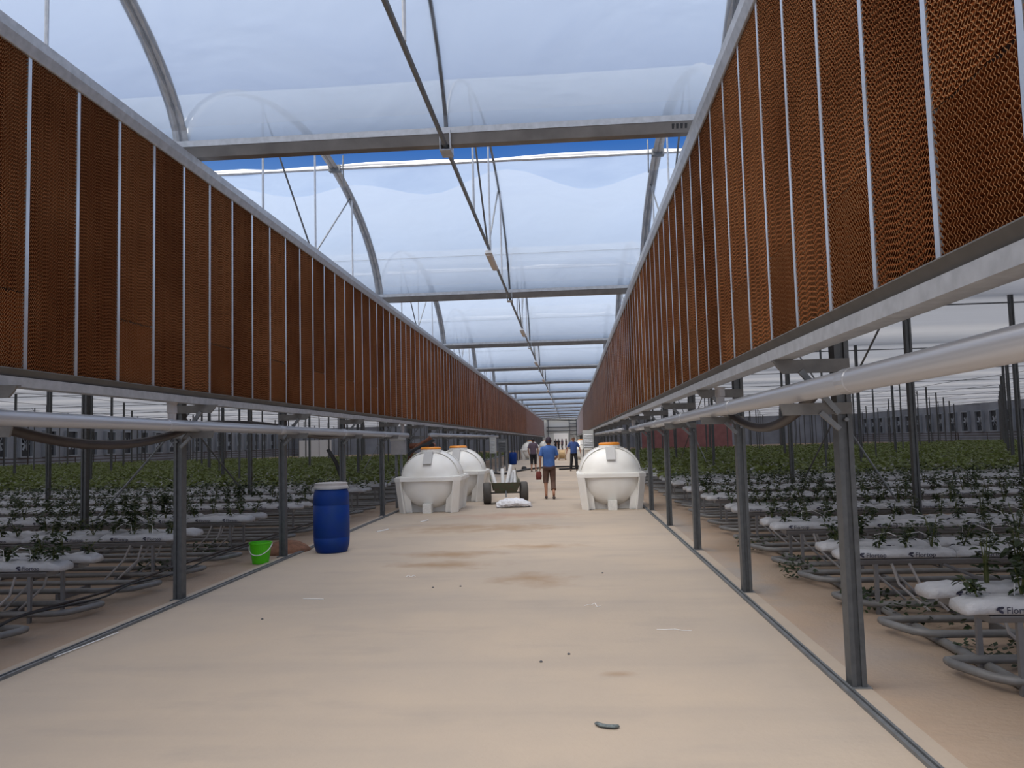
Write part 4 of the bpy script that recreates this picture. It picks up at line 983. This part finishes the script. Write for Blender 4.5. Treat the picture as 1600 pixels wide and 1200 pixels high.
person(0.22, 40.5, PI, 1.72, p3, 'man in blue polo shirt and black trousers beside the right tank')
for i, (x, y, sh_, lab) in enumerate(((-1.95, 118, hair_m, 'leftmost far figure in dark clothes at the end of the aisle'), (-1.55, 119, black_p, 'dark figure second from the left at the end of the aisle'), (-1.02, 121, grey_sh, 'far figure in a paler top at the end of the aisle'), (-0.42, 119, hair_m, 'rightmost far figure in dark clothes at the end of the aisle'))):
    pp = dict(p2, shirt=sh_, cuffL=0.95, cuffR=0.95); person(x, y, 0.4 * i, 1.7, pp, lab, False)
# red bag carried
t = thing('red_bag', 'small red-brown bag hanging from the hand of the front man', 'bag', (-0.85, 21.95, 0.52))
part('pouch', MB().loft([(0, 0, 0, 0.07, 0.035), (0, 0, 0.10, 0.085, 0.04), (0, 0, 0.2, 0.07, 0.03), (0, 0, 0.23, 0.045, 0.015)], 14), mat('red_brown_cloth', (0.17, 0.035, 0.025), 0.8), t, smooth=True)
part('carry_loop', MB().tube([(-0.03, 0, 0.22), (-0.015, 0, 0.31), (0.03, 0, 0.31), (0.035, 0, 0.22)], 0.006, 6), M['black'], t)

# ------------------------------------------------------------------ cabinets and clutter down the aisle
def cabinet(x, y, z0, w, d, h, lab, faces=False, dark=False):
    t = thing('wall_cabinet', lab, 'cabinet', (x, y, z0))
    part('casing', MB().box(-w / 2, w / 2, -d / 2, d / 2, 0, h), M['galv_dark'] if dark else M['cabinet'], t)
    part('door', MB().box(-w / 2 + 0.02, w / 2 - 0.02, -d / 2 - 0.02, -d / 2, 0.03, h - 0.03), M['galv_dark'] if dark else M['cabinet'], t)
    n = 9
    for i in range(n):
        z = h * 0.12 + i * h * 0.72 / n
        part('slat', MB().add([(-w * .4, -d / 2 - 0.022, z), (w * .4, -d / 2 - 0.022, z), (w * .4, -d / 2 - 0.05, z - 0.03), (-w * .4, -d / 2 - 0.05, z - 0.03), (-w * .4, -d / 2 - 0.022, z + 0.012), (w * .4, -d / 2 - 0.022, z + 0.012)], [(0, 1, 2, 3), (4, 5, 2, 3), (0, 3, 4), (1, 2, 5)]), M['louver'] if dark else M['galv'], t)
    part('foot', MB().box(-w / 2, -w / 2 + 0.06, -d / 2, d / 2, -z0, 0).box(w / 2 - 0.06, w / 2, -d / 2, d / 2, -z0, 0), M['galv_dark'], t)
cabinet(-3.55, 43.0, 1.0, 0.45, 0.7, 0.72, 'dark louvred unit fixed on the left wall behind the cart', dark=True)
cabinet(-3.75, 39.5, 1.0, 0.3, 0.5, 0.80, 'plain grey box on the left wall before the louvred unit')
cabinet(1.05, 44.0, 1.08, 0.6, 0.6, 0.98, 'pale grey louvred cabinet behind the right tank')
t = thing('blue_drum', 'dark blue drum far down on the left under the hose', 'drum', (-3.8, 54.0, 0))
part('body', MB().loft([(0, 0, 0, 0.22, 0.22), (0, 0, 0.1, 0.26, 0.26), (0, 0, 0.7, 0.26, 0.26), (0, 0, 0.8, 0.22, 0.22)], 24), M['blue'], t, smooth=True)
part('lid', MB().loft([(0, 0, 0.8, 0.23, 0.23), (0, 0, 0.83, 0.22, 0.22)], 24), M['blue'], t)
snake('floor_hose', [(-4.0, 34.0, 0.95), (-3.9, 34.2, 0.5), (-3.6, 35.5, 0.25), (-3.1, 38, 0.06), (-2.3, 43, 0.05), (-1.2, 45.8, 0.05), (0.3, 46.2, 0.05), (1.4, 46.0, 0.05)], 0.05, M['black'], 'thick black hose lying across the aisle behind the men')
snake('floor_pipe', [(-0.55, 42.3, 0.05), (0.1, 42.6, 0.05), (0.9, 42.8, 0.05)], 0.05, M['black'], 'short straight black pipe on the floor in front of the hose', 'pipe')
t = thing('cable_reel', 'pale wooden reel on a stand in the distant aisle', 'reel', (-0.55, 62.0, 0))
part('drum', MB().tube([(-0.2, 0, 0.45), (0.2, 0, 0.45)], 0.34, 20), M['wood'], t, smooth=False)
part('flange', MB().tube([(-0.25, 0, 0.45), (-0.21, 0, 0.45)], 0.42, 20).tube([(0.21, 0, 0.45), (0.25, 0, 0.45)], 0.42, 20), M['wood'], t)
part('stand', MB().box(-0.3, -0.26, -0.2, 0.2, 0, 0.45).box(0.26, 0.3, -0.2, 0.2, 0, 0.45).box(-0.3, 0.3, -0.2, -0.16, 0.0, 0.05), M['wood'], t)
tag(part('small_block', MB().loft([(-2.55, 45.0, 0, 0.15, 0.12), (-2.55, 45.0, 0.1, 0.14, 0.11), (-2.55, 45, 0.16, 0.06, 0.05)], 10), M['black']), 'small dark lump on the floor below the distant left tank', 'debris')
# hoses and rusty fittings over the left tanks
snake('tank_hose', [(-4.05, 20.0, 1.30), (-3.95, 20.0, 1.40), (-3.75, 20.0, 1.5), (-3.55, 20.0, 1.58), (-3.38, 20.0, 1.68)], 0.04, M['black'], 'black corrugated hose running over the front left tank')
snake('tank_hose', [(-3.50, 21.15, 1.46), (-3.44, 21.15, 1.42), (-3.36, 21.2, 1.35), (-3.27, 21.25, 1.28)], 0.03, M['black'], 'short black hose hanging between the lids of the left tanks')
snake('rusty_bracket', [(-4.22, 20.93, 1.10), (-4.12, 20.6, 1.25), (-4.0, 20.25, 1.38), (-3.8, 20.2, 1.55), (-3.6, 20.2, 1.66), (-3.5, 20.2, 1.74)], 0.05, M['rust'], 'rusty red pipe behind the top of the front left tank', 'pipe')
t = thing('pump_box', 'pale pump housing on the left posts above the front tank', 'pump', (-4.28, 20.0, 1.33))
part('casing', MB().box(-0.18, 0.16, -0.12, 0.12, 0, 0.35), M['lid'], t); part('motor', MB().tube([(-0.2, -0.05, 0.42), (0.16, -0.05, 0.42)], 0.11, 14), M['patch'], t); part('stand', MB().box(-0.1, -0.05, -0.05, 0.05, -1.36, 0).box(0.03, 0.08, -0.05, 0.05, -1.36, 0), M['galv_dark'], t)
t = thing('standing_hose', 'tall black hose standing upright left of the tanks', 'hose', (0, 0, 0))
part('riser', MB().tube([(-4.62, 16.2, -0.01), (-4.62, 16.2, 0.45), (-4.66, 16.2, 0.9), (-4.78, 16.2, 1.25), (-4.95, 16.2, 1.52)], 0.04, 10), M['black'], t, smooth=True)
part('valve', MB().tube([(-4.62, 16.2, 0.52), (-4.62, 16.2, 0.66)], 0.065, 10).tube([(-4.62, 16.2, 0.30), (-4.95, 16.15, 0.33)], 0.05, 10).tube([(-4.95, 16.15, 0.28), (-4.95, 16.15, 0.40)], 0.08, 10), M['black'], t)
t = thing('grey_pipe_end', 'open mouth of a brown-grey pipe behind the left tank lid', 'pipe', (-3.52, 20.5, 1.53))
part('tube', MB().tube([(0, -0.1, 0), (0, 0.15, 0.0), (-0.15, 0.32, 0), (-0.66, 0.46, 0)], 0.075, 16), M['rust'], t); part('mouth', MB().tube([(0, -0.115, 0), (0, -0.1, 0)], 0.065, 16), M['black'], t)

# far end of the aisle
struct('wall_end', MB().box(-4.3, 1.9, 131.0, 131.1, 0, 7), M['cabinet'], 'pale end wall closing the aisle')
struct('door_1', MB().box(-2.4, -0.1, 130.85, 130.99, 0, 2.6), M['white'], 'white sliding door at the end of the aisle')
for i, (a, b2, nm) in enumerate((((-3.6, 3.0), (1.6, 3.0), 'lowest'), ((-3.6, 3.6), (1.6, 3.6), 'second'), ((-3.6, 4.7), (1.6, 4.7), 'third'), ((0.2, 2.4), (1.6, 2.4), 'short lower'), ((0.2, 4.1), (1.6, 4.1), 'short upper'))):
    tag(part('end_beam', MB().box(a[0], b2[0], 130.70, 130.80, a[1] - 0.07, a[1] + 0.07), M['louver']), '%s dark beam of the frame before the end wall' % nm, 'beam', 'end frame beams')
for i, (x, nm) in enumerate(((-3.3, 'left'), (0.15, 'middle'), (1.3, 'right'))):
    tag(part('end_post', MB().box(x - 0.08, x + 0.08, 130.70, 130.80, 0, 5), M['galv_dark']), '%s upright of the frame before the end wall' % nm, 'post', 'end frame posts')
tag(part('red_sheet_wall', MB().box(9.0, 20.0, 100, 100.06, -0.02, 3.0), M['red']), 'faded red sheet wall far off beyond the right plants', 'panel')
tag(part('white_covered_box', MB().box(-24, -21.5, 70, 71.5, 0.0, 2.1), M['white']), 'white block far off beyond the left plants', 'block')

# ------------------------------------------------------------------ litter
def scrap(name, pts, w, mt, label, cat='litter'):
    tag(part(name, MB().tube(pts, w, 5), mt), label, cat)
tag(part('rubber_scrap', MB().tube([(0.105, 4.62, 0.012), (0.13, 4.585, 0.012), (0.16, 4.57, 0.014), (0.20, 4.565, 0.012), (0.225, 4.575, 0.012)], [(0.016, 0.008), (0.018, 0.01), (0.022, 0.006), (0.02, 0.01), (0.015, 0.007)], 8), mat('scrap_grey', (0.16, 0.19, 0.19), 0.6, var=0.5, scale=60), smooth=True), 'crumpled dark grey scrap on the floor in the foreground', 'litter')
scrap('white_string', [(0.10, 7.82, .006), (0.13, 7.80, .02), (0.16, 7.84, .006), (0.20, 7.82, .03), (0.22, 7.76, .006), (0.25, 7.78, .01)], 0.003, M['white'], 'small knot of white string in the middle of the floor')
scrap('white_string', [(0.68, 6.84, .005), (0.76, 6.82, .008), (0.83, 6.84, .006), (0.88, 6.80, .006), (0.96, 6.79, .005)], 0.003, M['white'], 'thin white thread lying near the right of the floor')
scrap('white_string', [(-2.83, 8.35, .005), (-2.74, 8.33, .006), (-2.6, 8.31, .006)], 0.004, M['white'], 'short white strip on the floor left of the centre')
scrap('white_string', [(-2.0, 9.6, .006), (-1.97, 9.64, .02), (-1.94, 9.6, .006), (-1.9, 9.63, .02), (-1.88, 9.6, .006)], 0.004, M['white'], 'tiny white twist of string below the brown stains')
scrap('white_strip', [(-3.55, 14.55, .006), (-3.42, 14.9, .008)], 0.012, M['white'], 'white plastic strip on the floor before the left tank')
scrap('white_strip', [(-3.05, 16.2, .006), (-2.95, 16.5, .012)], 0.014, M['white'], 'second white strip on the floor close to the left tank')
scrap('white_strip', [(-4.05, 6.1, .012), (-4.0, 6.9, .012)], 0.005, M['white'], 'white strip lying along the left steel edging')
for i, (x, y) in enumerate(((-1.55, 8.9), (-0.05, 6.1), (-0.25, 5.9), (-1.25, 8.95), (0.35, 9.7), (-2.9, 7.4))):
    tag(part('pebble', MB().loft([(x, y, 0, .010, .010), (x, y, .006, .013, .012), (x, y, .012, .006, .006)], 7), M['louver']), 'small dark pebble on the concrete, %s one from the camera' % ordn(i), 'pebble', 'pebbles on the floor')
